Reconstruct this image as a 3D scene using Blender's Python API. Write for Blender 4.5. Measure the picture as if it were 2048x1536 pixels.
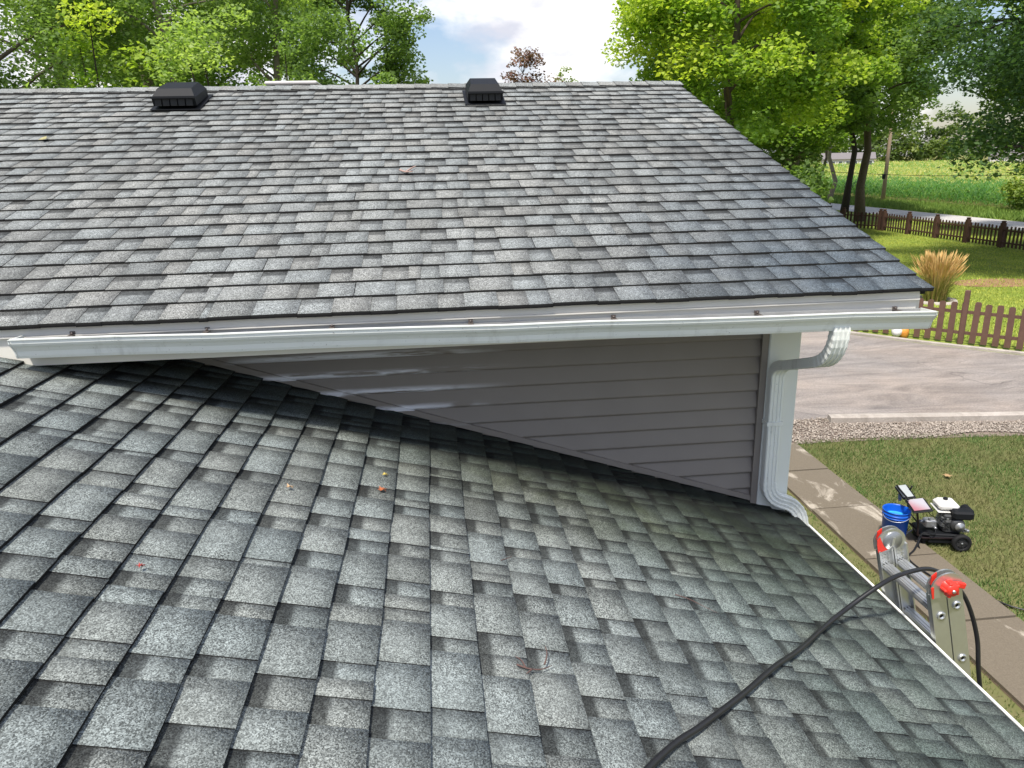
import bpy, math, random
import numpy as np
from mathutils import Vector, Matrix, noise as mnoise
random.seed(7); RNG = np.random.default_rng(11)
sc = bpy.context.scene
for o in list(bpy.data.objects): bpy.data.objects.remove(o)
COL = sc.collection
rad = math.radians

# ------------------------------------------------------------------ camera
CAMZ = 4.5
FPX, CX, CY = 1479.0, 1024.0, 768.0
RW = np.array([[0.99402556, -0.0514474, 0.09626193],      # world axes expressed in camera axes
               [-0.10696114, -0.28351145, 0.95298508],
               [-0.02173724, -0.95758781, -0.2873205]])
cd = bpy.data.cameras.new('camera'); cam = bpy.data.objects.new('camera', cd); COL.objects.link(cam)
cd.sensor_width = 36.0; cd.lens = FPX / 2048 * 36; cd.clip_start = 0.05; cd.clip_end = 3000
mr = Matrix(((RW[0][0], -RW[0][1], -RW[0][2]), (RW[1][0], -RW[1][1], -RW[1][2]), (RW[2][0], -RW[2][1], -RW[2][2])))
cam.matrix_world = Matrix.Translation((0, 0, CAMZ)) @ mr.to_4x4()
sc.camera = cam

# ------------------------------------------------------------------ sky, sun, exposure
SUN_EL, SUN_AZ = rad(63), rad(212)          # azimuth measured clockwise from +Y
w = bpy.data.worlds.new('World'); sc.world = w; w.use_nodes = True
nt = w.node_tree; nt.nodes.clear()
def wn(t, **k):
    n = nt.nodes.new(t)
    for a, b in k.items(): setattr(n, a, b)
    return n
wo = wn('ShaderNodeOutputWorld'); bg = wn('ShaderNodeBackground')
sky = wn('ShaderNodeTexSky', sky_type='NISHITA', sun_disc=False, sun_elevation=SUN_EL, sun_rotation=SUN_AZ, air_density=1.3, dust_density=1.2, ozone_density=1.5)
tc = wn('ShaderNodeTexCoord')
mp = wn('ShaderNodeMapping'); mp.inputs['Scale'].default_value = (1.0, 1.0, 2.3); mp.inputs['Location'].default_value = (0.35, 0.1, 0.2)
n1 = wn('ShaderNodeTexNoise'); n1.inputs['Scale'].default_value = 3.1; n1.inputs['Detail'].default_value = 7; n1.inputs['Roughness'].default_value = 0.55; n1.inputs['Distortion'].default_value = 0.35
cr = wn('ShaderNodeValToRGB'); cr.color_ramp.elements[0].position = 0.475; cr.color_ramp.elements[1].position = 0.60
n2 = wn('ShaderNodeTexNoise'); n2.inputs['Scale'].default_value = 6.5; n2.inputs['Detail'].default_value = 6
cr2 = wn('ShaderNodeValToRGB'); cr2.color_ramp.elements[0].position = 0.40; cr2.color_ramp.elements[1].position = 0.58
cr2.color_ramp.elements[0].color = (8.2, 8.4, 9.5, 1); cr2.color_ramp.elements[1].color = (14.2, 13.9, 13.6, 1)
skm = wn('ShaderNodeMix', data_type='RGBA', blend_type='MULTIPLY'); skm.inputs['Factor'].default_value = 1.0
skm.inputs[7].default_value = (1.5, 1.5, 1.7, 1)
mx = wn('ShaderNodeMix', data_type='RGBA')
L = nt.links.new
L(tc.outputs['Generated'], mp.inputs['Vector']); L(mp.outputs['Vector'], n1.inputs['Vector']); L(mp.outputs['Vector'], n2.inputs['Vector'])
L(n1.outputs['Fac'], cr.inputs['Fac']); L(n2.outputs['Fac'], cr2.inputs['Fac'])
L(sky.outputs['Color'], skm.inputs[6]); L(cr.outputs['Color'], mx.inputs['Factor']); L(skm.outputs[2], mx.inputs[6]); L(cr2.outputs['Color'], mx.inputs[7])
L(mx.outputs[2], bg.inputs['Color']); bg.inputs['Strength'].default_value = 0.06; L(bg.outputs[0], wo.inputs[0])
sl = bpy.data.lights.new('sun', 'SUN'); sl.energy = 3.5; sl.angle = rad(5); sl.color = (1.0, 0.95, 0.86)
so = bpy.data.objects.new('sun', sl); COL.objects.link(so)
sdir = Vector((math.sin(SUN_AZ) * math.cos(SUN_EL), math.cos(SUN_AZ) * math.cos(SUN_EL), math.sin(SUN_EL)))
so.rotation_euler = (-sdir).to_track_quat('-Z', 'Y').to_euler(); so.location = (0, 0, 60)
vs = sc.view_settings; vs.view_transform = 'Standard'; vs.look = 'None'; vs.exposure = 0.66; vs.gamma = 1.0; vs.use_curve_mapping = False
sc.render.engine = 'CYCLES'; sc.cycles.max_bounces = 12; sc.cycles.diffuse_bounces = 6; sc.cycles.transmission_bounces = 8
sc.render.resolution_x, sc.render.resolution_y = 1024, 768

# ------------------------------------------------------------------ helpers
def ray(p): return RW @ np.array([p[0] - CX, p[1] - CY, FPX])
def onY(p, Y): r = ray(p); q = r * Y / r[1]; return Vector((q[0], q[1], q[2] + CAMZ))
def G(p, z=0.0): r = ray(p); q = r * ((z - CAMZ) / r[2]); return Vector((q[0], q[1], z))
def project(P):
    q = RW.T @ (np.array(P) - np.array([0, 0, CAMZ])); 
    if q[2] < 0.05: return None
    return (CX + FPX * q[0] / q[2], CY + FPX * q[1] / q[2])
WORG = {}
def worg(o): return WORG.get(o.name, Vector((0, 0, 0))) if o is not None else Vector((0, 0, 0))
def tag(o, label=None, cat=None, group=None, kind=None):
    if label: o['label'] = label
    if cat: o['category'] = cat
    if group: o['group'] = group
    if kind: o['kind'] = kind
    return o
def empty(name, loc, label, cat, group=None):
    o = bpy.data.objects.new(name, None); COL.objects.link(o); o.location = loc; WORG[o.name] = Vector(loc)
    o.empty_display_size = 0.1
    return tag(o, label, cat, group)
def link(name, me, parent, org):
    o = bpy.data.objects.new(name, me); COL.objects.link(o); WORG[o.name] = Vector(org)
    if parent is not None: o.parent = parent
    o.location = Vector(org) - worg(parent)
    return o
def copy_part(o, parent, org):
    c = o.copy(); COL.objects.link(c); c.parent = parent; c.location = Vector(org) - worg(parent); WORG[c.name] = Vector(org); return c
class MB:
    def __init__(s, M=None): s.v = []; s.f = []; s.m = []; s.M = M; s.sm = []
    def add(s, vs, fs, mi=0, smooth=False):
        b = len(s.v)
        for p in vs:
            p = Vector(p); s.v.append(s.M @ p if s.M is not None else p)
        for f in fs: s.f.append([b + i for i in f]); s.m.append(mi); s.sm.append(smooth)
    def box(s, c, d, R=None, mi=0, bev=0.0):
        x, y, z = d[0] / 2, d[1] / 2, d[2] / 2; c = Vector(c)
        if bev <= 0:
            vs = [Vector((i * x, j * y, k * z)) for k in (-1, 1) for j in (-1, 1) for i in (-1, 1)]
            fs = [(0, 2, 3, 1), (4, 5, 7, 6), (0, 1, 5, 4), (2, 6, 7, 3), (0, 4, 6, 2), (1, 3, 7, 5)]
        else:
            b = min(bev, x * .95, y * .95, z * .95); vs = []; fs = []
            ring = lambda a, e: [(a, -e), (a, e)]
            lay = [(z, b), (z - b, 0), (-z + b, 0), (-z, b)]
            for zz, ins in lay:
                X, Y = x - ins, y - ins; bb = b if ins == 0 else b * .6
                vs += [Vector(q) for q in ((-X + bb, -Y, zz), (X - bb, -Y, zz), (X, -Y + bb, zz), (X, Y - bb, zz), (X - bb, Y, zz), (-X + bb, Y, zz), (-X, Y - bb, zz), (-X, -Y + bb, zz))]
            fs.append(tuple(range(8))); fs.append(tuple(reversed(range(24, 32))))
            for l in range(3):
                for i in range(8):
                    j = (i + 1) % 8; fs.append((l * 8 + i, (l + 1) * 8 + i, (l + 1) * 8 + j, l * 8 + j))
        if R is not None: vs = [R @ q for q in vs]
        s.add([q + c for q in vs], fs, mi)
    def tube(s, pts, rr, n=8, mi=0, cap=True, up=None):
        pts = [Vector(p) for p in pts]
        if not hasattr(rr, '__len__'): rr = [rr] * len(pts)
        rings = []; prev = up
        for i, p in enumerate(pts):
            t = (pts[min(i + 1, len(pts) - 1)] - pts[max(i - 1, 0)])
            if t.length < 1e-9: t = Vector((0, 0, 1))
            t.normalize()
            a = prev if prev is not None else (Vector((1, 0, 0)) if abs(t.x) < .8 else Vector((0, 1, 0)))
            a = (a - t * a.dot(t))
            if a.length < 1e-6: a = t.orthogonal()
            a.normalize(); b = t.cross(a); prev = a
            rings += [p + (a * math.cos(2 * math.pi * k / n) + b * math.sin(2 * math.pi * k / n)) * rr[i] for k in range(n)]
        fs = []
        for i in range(len(pts) - 1):
            for k in range(n):
                j = (k + 1) % n; fs.append((i * n + k, i * n + j, (i + 1) * n + j, (i + 1) * n + k))
        if cap: fs.append(tuple(reversed(range(n)))); fs.append(tuple(range((len(pts) - 1) * n, len(pts) * n)))
        s.add(rings, fs, mi, True)
    def lathe(s, prof, c, axis='z', n=20, mi=0):
        c = Vector(c); vs = []; fs = []
        for r, h in prof:
            for k in range(n):
                a = 2 * math.pi * k / n; x, y = r * math.cos(a), r * math.sin(a)
                vs.append(c + (Vector((x, y, h)) if axis == 'z' else Vector((x, h, y)) if axis == 'y' else Vector((h, x, y))))
        for i in range(len(prof) - 1):
            for k in range(n):
                j = (k + 1) % n; fs.append((i * n + k, i * n + j, (i + 1) * n + j, (i + 1) * n + k))
        s.add(vs, fs, mi, True)
    def prism(s, poly, d, mi=0):          # poly: 3D points, extruded by vector d
        n = len(poly); d = Vector(d); vs = [Vector(p) for p in poly] + [Vector(p) + d for p in poly]
        fs = [tuple(reversed(range(n))), tuple(range(n, 2 * n))] + [(i, (i + 1) % n, n + (i + 1) % n, n + i) for i in range(n)]
        s.add(vs, fs, mi)
    def build(s, name, mats, parent=None, org=None):
        if not isinstance(mats, (list, tuple)): mats = [mats]
        A = np.array([tuple(p) for p in s.v])
        if org is None: lo, hi = A.min(0), A.max(0); org = Vector(((lo[0] + hi[0]) / 2, (lo[1] + hi[1]) / 2, lo[2]))
        A = A - np.array(tuple(org))
        me = bpy.data.meshes.new(name); me.from_pydata(A.tolist(), [], s.f)
        for m in mats: me.materials.append(m)
        me.polygons.foreach_set('material_index', s.m); me.polygons.foreach_set('use_smooth', s.sm); me.update()
        return link(name, me, parent, org)
def fast_mesh(name, V, F, mats, attrs=None, mi=None, smooth=False):
    """V (n,3), F (m,k) arrays; all faces the same size"""
    me = bpy.data.meshes.new(name); V = np.asarray(V, np.float32); F = np.asarray(F, np.int32); k = F.shape[1]
    me.vertices.add(len(V)); me.vertices.foreach_set('co', V.ravel())
    me.loops.add(F.size); me.loops.foreach_set('vertex_index', F.ravel())
    me.polygons.add(len(F)); me.polygons.foreach_set('loop_start', np.arange(0, F.size, k, dtype=np.int32))
    try: me.polygons.foreach_set('loop_total', np.full(len(F), k, np.int32))
    except Exception: pass
    for m in mats: me.materials.append(m)
    if mi is not None: me.polygons.foreach_set('material_index', np.asarray(mi, np.int32))
    if smooth: me.polygons.foreach_set('use_smooth', np.ones(len(F), bool))
    for a, d in (attrs or {}).items():
        at = me.attributes.new(a, 'FLOAT', 'POINT'); at.data.foreach_set('value', np.asarray(d, np.float32))
    me.update(calc_edges=True); me.validate()
    return me
def smooth_path(P, n=8):
    P = [Vector(p) for p in P]; out = []
    for i in range(len(P) - 1):
        p0, p1, p2, p3 = P[max(i - 1, 0)], P[i], P[i + 1], P[min(i + 2, len(P) - 1)]
        for k in range(n):
            t = k / n
            out.append(0.5 * ((2 * p1) + (p2 - p0) * t + (2 * p0 - 5 * p1 + 4 * p2 - p3) * t * t + (3 * p1 - p0 - 3 * p2 + p3) * t ** 3))
    out.append(P[-1]); return out

# ------------------------------------------------------------------ materials
class Mat:
    def __init__(s, name, rough=0.6, spec=0.5, metal=0.0):
        s.m = bpy.data.materials.new(name); s.m.use_nodes = True; s.t = s.m.node_tree
        s.b = s.t.nodes['Principled BSDF']; s.b.inputs['Roughness'].default_value = rough; s.b.inputs['Metallic'].default_value = metal
        s.b.inputs['Specular IOR Level'].default_value = spec; s._pos = None
    def n(s, t, **k):
        q = s.t.nodes.new(t)
        for a, b in k.items(): setattr(q, a, b)
        return q
    def l(s, a, b): s.t.links.new(a, b)
    def pos(s):
        if s._pos is None: s._pos = s.n('ShaderNodeNewGeometry').outputs['Position']
        return s._pos
    def mapped(s, scale=(1, 1, 1), rot=(0, 0, 0), loc=(0, 0, 0)):
        m = s.n('ShaderNodeMapping'); m.inputs['Scale'].default_value = scale; m.inputs['Rotation'].default_value = rot; m.inputs['Location'].default_value = loc
        s.l(s.pos(), m.inputs['Vector']); return m.outputs['Vector']
    def noise(s, sc_=5, det=3, rough=.5, vec=None, dist=0.0):
        q = s.n('ShaderNodeTexNoise'); q.inputs['Scale'].default_value = sc_; q.inputs['Detail'].default_value = det; q.inputs['Roughness'].default_value = rough; q.inputs['Distortion'].default_value = dist
        s.l(vec if vec is not None else s.pos(), q.inputs['Vector']); return q.outputs['Fac']
    def ramp(s, fac, stops):
        q = s.n('ShaderNodeValToRGB'); e = q.color_ramp.elements
        while len(e) < len(stops): e.new(0.5)
        for i, (p, c) in enumerate(stops):
            e[i].position = p; e[i].color = (c, c, c, 1) if not hasattr(c, '__len__') else (*c, 1)
        s.l(fac, q.inputs['Fac']); return q.outputs['Color']
    def mix(s, fac, a, b, mode='MIX'):
        q = s.n('ShaderNodeMix', data_type='RGBA', blend_type=mode)
        for v, i in ((fac, 0), (a, 6), (b, 7)):
            if isinstance(v, (int, float)): q.inputs[i].default_value = v if i == 0 else (v, v, v, 1)
            elif isinstance(v, tuple): q.inputs[i].default_value = (*v, 1)
            else: s.l(v, q.inputs[i])
        return q.outputs[2]
    def math(s, op, a, b=None, clamp=False):
        q = s.n('ShaderNodeMath', operation=op, use_clamp=clamp)
        for v, i in ((a, 0), (b, 1)):
            if v is None: continue
            if isinstance(v, (int, float)): q.inputs[i].default_value = v
            else: s.l(v, q.inputs[i])
        return q.outputs[0]
    def attr(s, name): return s.n('ShaderNodeAttribute', attribute_name=name).outputs['Fac']
    def xyz(s):
        q = s.n('ShaderNodeSeparateXYZ'); s.l(s.pos(), q.inputs[0]); return q.outputs
    def mrange(s, v, a, b, c=0.0, d=1.0):
        q = s.n('ShaderNodeMapRange', interpolation_type='SMOOTHSTEP'); q.inputs[1].default_value = a; q.inputs[2].default_value = b; q.inputs[3].default_value = c; q.inputs[4].default_value = d
        s.l(v, q.inputs[0]); return q.outputs[0]
    def col(s, c):
        if isinstance(c, tuple): s.b.inputs['Base Color'].default_value = (*c, 1)
        else: s.l(c, s.b.inputs['Base Color'])
        return s
    def rough(s, v): s.l(v, s.b.inputs['Roughness']); return s
    def bump(s, h, st=.3, d=.01):
        q = s.n('ShaderNodeBump'); q.inputs['Strength'].default_value = st; q.inputs['Distance'].default_value = d
        s.l(h, q.inputs['Height']); s.l(q.outputs[0], s.b.inputs['Normal']); return s
def plain(name, c, rough=.6, spec=.5, metal=0.0, var=.18, sc_=8.0):
    m = Mat(name, rough, spec, metal); f = m.noise(sc_, 4, .6)
    m.col(m.mix(f, tuple(x * (1 - var) for x in c), tuple(min(1, x * (1 + var)) for x in c))); return m.m

def shingle_mat(name, lower):
    m = Mat(name, .9, .35)
    tone, band, tint = m.attr('tone'), m.attr('band'), m.attr('tint')
    base = m.mix(tone, (.058, .066, .064), (.252, .276, .264)) if lower else m.mix(tone, (.070, .074, .073), (.292, .302, .292))
    base = m.mix(m.math('MULTIPLY', tint, .28), base, m.mix(1.0, base, (1.10, 1.0, .90), 'MULTIPLY'))
    base = m.mix(m.math('MULTIPLY', m.math('SUBTRACT', 1.0, tint), .28), base, m.mix(1.0, base, (.88, 1.0, 1.08), 'MULTIPLY'))
    vor = m.n('ShaderNodeTexVoronoi', feature='F1'); vor.inputs['Scale'].default_value = 330.0; m.l(m.pos(), vor.inputs['Vector'])
    g = m.n('ShaderNodeRGBToBW'); m.l(vor.outputs['Color'], g.inputs[0])
    spk = m.mix(m.ramp(m.noise(3.5, 3, .6), [(.3, .6), (.7, 1.0)]), (1.0, 1.0, 1.0), m.ramp(g.outputs[0], [(.18, .22), (.5, .92), (.85, 1.95)]))
    clump = m.ramp(m.noise(45, 2, .6), [(.3, .78), (.7, 1.22)])
    base = m.mix(1.0, base, spk, 'MULTIPLY'); base = m.mix(.8, base, clump, 'MULTIPLY')
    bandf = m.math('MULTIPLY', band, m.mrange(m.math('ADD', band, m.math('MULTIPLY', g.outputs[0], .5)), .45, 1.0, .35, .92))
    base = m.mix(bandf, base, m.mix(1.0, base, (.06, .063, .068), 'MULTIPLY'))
    big = m.noise(.9, 4, .6, None, .4)
    base = m.mix(1.0, base, m.ramp(big, [(.25, .74), (.5, 1.0), (.75, 1.18)]), 'MULTIPLY')
    strk = m.noise(1.0, 4, .6, m.mapped((.7, 6.0, 1)) if lower else m.mapped((6.0, .7, 1)))
    base = m.mix(.7, base, m.ramp(strk, [(.3, .80), (.5, 1.0), (.7, 1.12)]), 'MULTIPLY')
    x, y, z = m.xyz()
    if lower:
        # algae film: olive patches toward the wall corner and green-grey along the eave
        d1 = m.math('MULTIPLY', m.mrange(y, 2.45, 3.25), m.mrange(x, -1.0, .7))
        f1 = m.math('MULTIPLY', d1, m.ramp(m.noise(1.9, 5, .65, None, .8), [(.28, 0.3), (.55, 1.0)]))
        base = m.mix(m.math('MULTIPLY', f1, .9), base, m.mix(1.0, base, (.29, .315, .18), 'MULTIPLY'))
        damp_shade = m.math('MULTIPLY', m.mrange(m.math('ADD', y, m.math('MULTIPLY', m.noise(3.0, 4, .6), .5)), 3.30, 3.75), m.mrange(x, -2.1, -1.5))  # damp along the wall base, plus eave shade painted into the colour
        base = m.mix(m.math('MULTIPLY', damp_shade, .92), base, m.mix(1.0, base, (.20, .24, .25), 'MULTIPLY'))
        d2 = m.mrange(m.math('ADD', x, m.math('MULTIPLY', y, .12)), .65, 1.85)
        f2 = m.math('MULTIPLY', d2, m.ramp(m.noise(2.6, 4, .6), [(.25, .35), (.65, 1.0)]))
        base = m.mix(m.math('MULTIPLY', f2, .9), base, m.mix(1.0, base, (.41, .50, .445), 'MULTIPLY'))
        m.rough(m.math('SUBTRACT', .92, m.math('MULTIPLY', f2, .22)))
    else:
        # damp lower right corner: darker, slightly blue granules
        d1 = m.math('MULTIPLY', m.mrange(m.math('SUBTRACT', m.math('MULTIPLY', x, .8), m.math('MULTIPLY', m.math('SUBTRACT', y, 3.2), .55)), -.1, 1.5), 1.0)
        f1 = m.math('MULTIPLY', d1, m.ramp(m.noise(1.6, 4, .6, None, .5), [(.2, .55), (.6, 1.0)]))
        base = m.mix(m.math('MULTIPLY', f1, .95), base, m.mix(1.0, base, (.30, .37, .46), 'MULTIPLY'))
        m.rough(m.math('SUBTRACT', .92, m.math('MULTIPLY', f1, .25)))
    m.col(base); m.bump(m.math('ADD', g.outputs[0], m.noise(140, 2)), .5, .004)
    return m.m
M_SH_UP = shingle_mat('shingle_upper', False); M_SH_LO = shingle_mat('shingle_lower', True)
M_ASPH_EDGE = plain('shingle_edge', (.012, .012, .012), .9, .2)
M_DECK = plain('roof_deck', (.03, .03, .03), .95, .1)
def white_metal():
    m = Mat('white_aluminium', .36, .5); a = m.noise(1.0, 5, .65, m.mapped((14, 14, 2.2))); b = m.noise(2.2, 4, .6); c = m.noise(90, 2, .5)
    col = m.mix(b, (.82, .84, .79), (.89, .91, .86)); col = m.mix(m.math('MULTIPLY', m.mrange(a, .52, .72), m.mrange(b, .35, .65, .12, .42)), col, (.42, .41, .36))
    col = m.mix(m.mrange(c, .70, .74, 0.0, .5), col, (.30, .29, .26)); m.col(col); m.rough(m.mrange(b, .3, .7, .3, .5)); return m.m
M_WHITE = white_metal()
M_TRIM = plain('white_trim', (.80, .82, .77), .5, .4, 0, .06, 2)
M_FASCIA = plain('fascia_paint', (.74, .71, .64), .5, .4, 0, .08, 3)
M_SOFFIT = plain('soffit_vinyl', (.5, .48, .45), .6, .3)
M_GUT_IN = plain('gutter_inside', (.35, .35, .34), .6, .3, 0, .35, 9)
def siding_mat():
    m = Mat('taupe_siding', .55, .35); x, y, z = m.xyz()
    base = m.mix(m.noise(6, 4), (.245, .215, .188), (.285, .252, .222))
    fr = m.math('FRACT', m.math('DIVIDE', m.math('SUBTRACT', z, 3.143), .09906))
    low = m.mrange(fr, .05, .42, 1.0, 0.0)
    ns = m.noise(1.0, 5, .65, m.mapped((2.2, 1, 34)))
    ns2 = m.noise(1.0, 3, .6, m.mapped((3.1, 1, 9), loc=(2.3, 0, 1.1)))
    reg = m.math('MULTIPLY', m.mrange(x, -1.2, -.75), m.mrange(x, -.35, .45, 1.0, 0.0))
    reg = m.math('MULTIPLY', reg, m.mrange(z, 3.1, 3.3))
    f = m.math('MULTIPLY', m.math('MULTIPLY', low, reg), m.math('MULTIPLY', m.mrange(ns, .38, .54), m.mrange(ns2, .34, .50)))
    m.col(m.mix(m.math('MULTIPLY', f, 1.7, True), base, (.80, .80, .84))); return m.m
M_SIDING = siding_mat()
M_BLACK = plain('black_plastic', (.007, .008, .010), .6, .25, 0, .3)
M_ALU = plain('aluminium', (.62, .63, .62), .34, .5, .85, .10, 20)
M_RED = plain('red_plastic', (.72, .035, .02), .4, .5, 0, .08)
M_HOSE = plain('rubber_hose', (.012, .012, .014), .38, .5, 0, .3, 30)
M_BLUE = plain('blue_plastic', (.005, .10, .55), .38, .5, 0, .08)

def ground_mat():
    m = Mat('ground', .95, .15); x, y, z = m.xyz()
    st = m.noise(1.0, 4, .6, m.mapped((.55, .16, 1), rot=(0, 0, .5)))
    fine = m.noise(9, 4, .65); mid = m.noise(.9, 4, .6)
    lush_sunlit = m.mix(st, (.14, .20, .034), (.34, .38, .065)); lush_sunlit = m.mix(m.math('MULTIPLY', fine, .5), lush_sunlit, (.075, .125, .025))  # far lawn: sunlight put into the colour as a brighter yellow-green
    near = m.mix(mid, (.085, .115, .035), (.20, .19, .072)); near = m.mix(m.ramp(fine, [(.35, 0.0), (.75, .8)]), near, (.19, .16, .085))
    k = m.math('MULTIPLY', m.mrange(y, 12.2, 12.6), m.mrange(x, 8.5, 8.9))
    field = m.mix(m.noise(.15, 4), (.15, .17, .05), (.30, .27, .10))
    f = m.math('MULTIPLY', m.mrange(x, 45.5, 46.0), 1.0)
    m.col(m.mix(f, m.mix(k, near, lush_sunlit), field)); m.bump(fine, .6, .03); return m.m
M_GROUND = ground_mat()
def blade_mat(name, a, b, c):
    m = Mat(name, .7, .25); t = m.attr('tone'); n = m.noise(.8, 4, .6)
    cc = m.mix(t, a, b); cc = m.mix(m.ramp(n, [(.4, 0.0), (.65, .8)]), cc, c); m.col(cc); return m.m
M_BLADE_N = blade_mat('grass_near', (.050, .120, .024), (.125, .195, .05), (.205, .19, .078))
M_BLADE_F = blade_mat('grass_far', (.17, .26, .035), (.40, .47, .07), (.50, .50, .095))  # brighter blades, sun on the far lawn is part of the colour
def asphalt_mat():
    m = Mat('old_asphalt', .9, .25)
    a = m.noise(1.0, 6, .72, m.mapped((.45, 1.5, 1), rot=(0, 0, .06)), .9); b = m.noise(34, 4, .75)
    c = m.mix(m.ramp(a, [(.3, 0.0), (.7, 1.0)]), (.16, .145, .138), (.35, .315, .29)); c = m.mix(.8, c, m.ramp(b, [(.3, .6), (.7, 1.4)]), 'MULTIPLY'); c = m.mix(m.ramp(m.noise(.35, 4, .6), [(.4, 0.0), (.65, .7)]), c, m.mix(1.0, c, (1.12, 1.03, .94), 'MULTIPLY'))
    v = m.n('ShaderNodeTexVoronoi', feature='DISTANCE_TO_EDGE'); v.inputs['Scale'].default_value = .55
    w = m.n('ShaderNodeVectorMath', operation='ADD'); wn_ = m.n('ShaderNodeTexNoise'); wn_.inputs['Scale'].default_value = 1.3; m.l(m.pos(), wn_.inputs['Vector'])
    m.l(m.mapped((.7, 1.6, 1)), w.inputs[0]); m.l(wn_.outputs['Color'], w.inputs[1]); m.l(w.outputs[0], v.inputs['Vector'])
    crack = m.math('MULTIPLY', m.mrange(v.outputs['Distance'], .004, .02, 1.0, 0.0), m.ramp(m.noise(.5, 2), [(.48, 0.0), (.66, .45)]))
    m.col(m.mix(crack, c, (.05, .045, .045))); m.bump(b, .4, .01); return m.m
M_ASPHALT = asphalt_mat()
def concrete_mat(name, a, b, th0, th1):
    m = Mat(name, .9, .25); n = m.noise(2.1, 6, .68, m.mapped((1.0, .6, 1)), .8); f = m.noise(70, 3, .7)
    c = m.mix(m.ramp(n, [(th0, 0.0), (th1, 1.0)]), a, b); c = m.mix(.6, c, m.ramp(f, [(.3, .72), (.7, 1.28)]), 'MULTIPLY')
    m.col(c); m.bump(f, .4, .006); return m.m
M_PATH = concrete_mat('dirty_concrete', (.17, .142, .105), (.42, .37, .30), .56, .66)
M_KERB = concrete_mat('pale_concrete', (.34, .30, .26), (.50, .45, .40), .35, .65)
M_ROAD = concrete_mat('pale_road', (.42, .40, .39), (.56, .53, .51), .3, .7)
M_SOIL = plain('bare_soil', (.10, .075, .05), .95, .1, 0, .4, 14)
M_MULCH = plain('mulch', (.32, .19, .11), .95, .1, 0, .4, 25)
M_FENCE = plain('brown_fence_paint', (.135, .075, .055), .7, .3, 0, .3, 6)
M_FENCE_D = plain('dark_fence_wood', (.085, .045, .032), .75, .25, 0, .35, 4)

# ------------------------------------------------------------------ ground and paving
def sheet(name, poly, z, mat, kind='structure', thick=0.0, parent=None):
    mb = MB()
    if thick: mb.prism([(p[0], p[1], z - thick) for p in poly], (0, 0, thick))
    else: mb.add([(p[0], p[1], z) for p in poly], [tuple(range(len(poly)))])
    o = mb.build(name, mat, parent)
    if parent is None: tag(o, kind=kind)
    return o
sheet('ground', [(-700, -500), (900, -500), (900, 1100), (-700, 1100)], 0, M_GROUND)
drive = sheet('driveway', [(2.6, 11.85), (6.9, 11.72), (10.3, 11.3), (30, 8.6), (30, 4.0), (34.5, 3.0), (34.5, 10.0), (24, 11.2), (15.0, 13.9), (13.35, 15.05), (11.85, 16.5), (10.6, 17.95), (8.5, 20.5), (2.6, 21)], .004, M_ASPHALT)
road = sheet('road', [(34.4, -120), (38.6, -120), (38.6, 400), (34.4, 400)], .006, M_ROAD)
path = sheet('path', [(4.66, .5), (5.58, .5), (5.70, 10.72), (4.80, 10.72)], .002, M_SOIL)
ys = [1.0, 2.2, 3.4, 4.62, 5.86, 7.1, 8.40, 9.62, 10.66]
for i in range(len(ys) - 1):
    a, b = ys[i] + .012, ys[i + 1] - .012; l = lambda y: 4.68 + .012 * y; r = lambda y: 5.545 + .013 * y; dz = random.uniform(-.006, .008)
    mb = MB(); zt = .035 + dz
    mb.prism([(l(a), a, .003), (r(a), a, .003), (r(b), b, .003), (l(b), b, .003)], (0, 0, zt)); mb.build('slab', M_PATH, path)
# kerb between driveway and gravel
def kerb(name, pts, wdt, h, label, mat):
    mb = MB(); P = [Vector((*p, 0)) for p in pts]; n = len(P); prof = [(-wdt / 2, 0), (-wdt / 2, h * .85), (-wdt * .36, h), (wdt * .36, h), (wdt / 2, h * .85), (wdt / 2, 0)]
    vs = []
    for i, p in enumerate(P):
        t = (P[min(i + 1, n - 1)] - P[max(i - 1, 0)]).normalized(); s_ = Vector((-t.y, t.x, 0))
        vs += [p + s_ * a + Vector((0, 0, b + random.uniform(-.006, .006))) for a, b in prof]
    fs = [(i * 6 + k, i * 6 + k + 1, (i + 1) * 6 + k + 1, (i + 1) * 6 + k) for i in range(n - 1) for k in range(5)] + [tuple(range(6)), tuple(reversed(range(6 * n - 6, 6 * n)))]
    mb.add(vs, fs); o = mb.build(name, mat); return tag(o, label, 'kerb')
kerb('concrete_kerb', [(6.75, 11.60), (7.0, 11.56), (8.2, 11.42), (10.1, 11.17), (13, 10.75), (18, 10.1)], .17, .13, 'pale concrete kerb between the driveway and the strip of gravel', M_KERB)
kerb('edging_strip', [(8.5, 20.6), (10.65, 18.02), (11.9, 16.58), (13.4, 15.14), (15.05, 14.0), (18, 13.1)], .12, .06, 'thin pale edging along the far side of the driveway by the fence', M_KERB)

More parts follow.
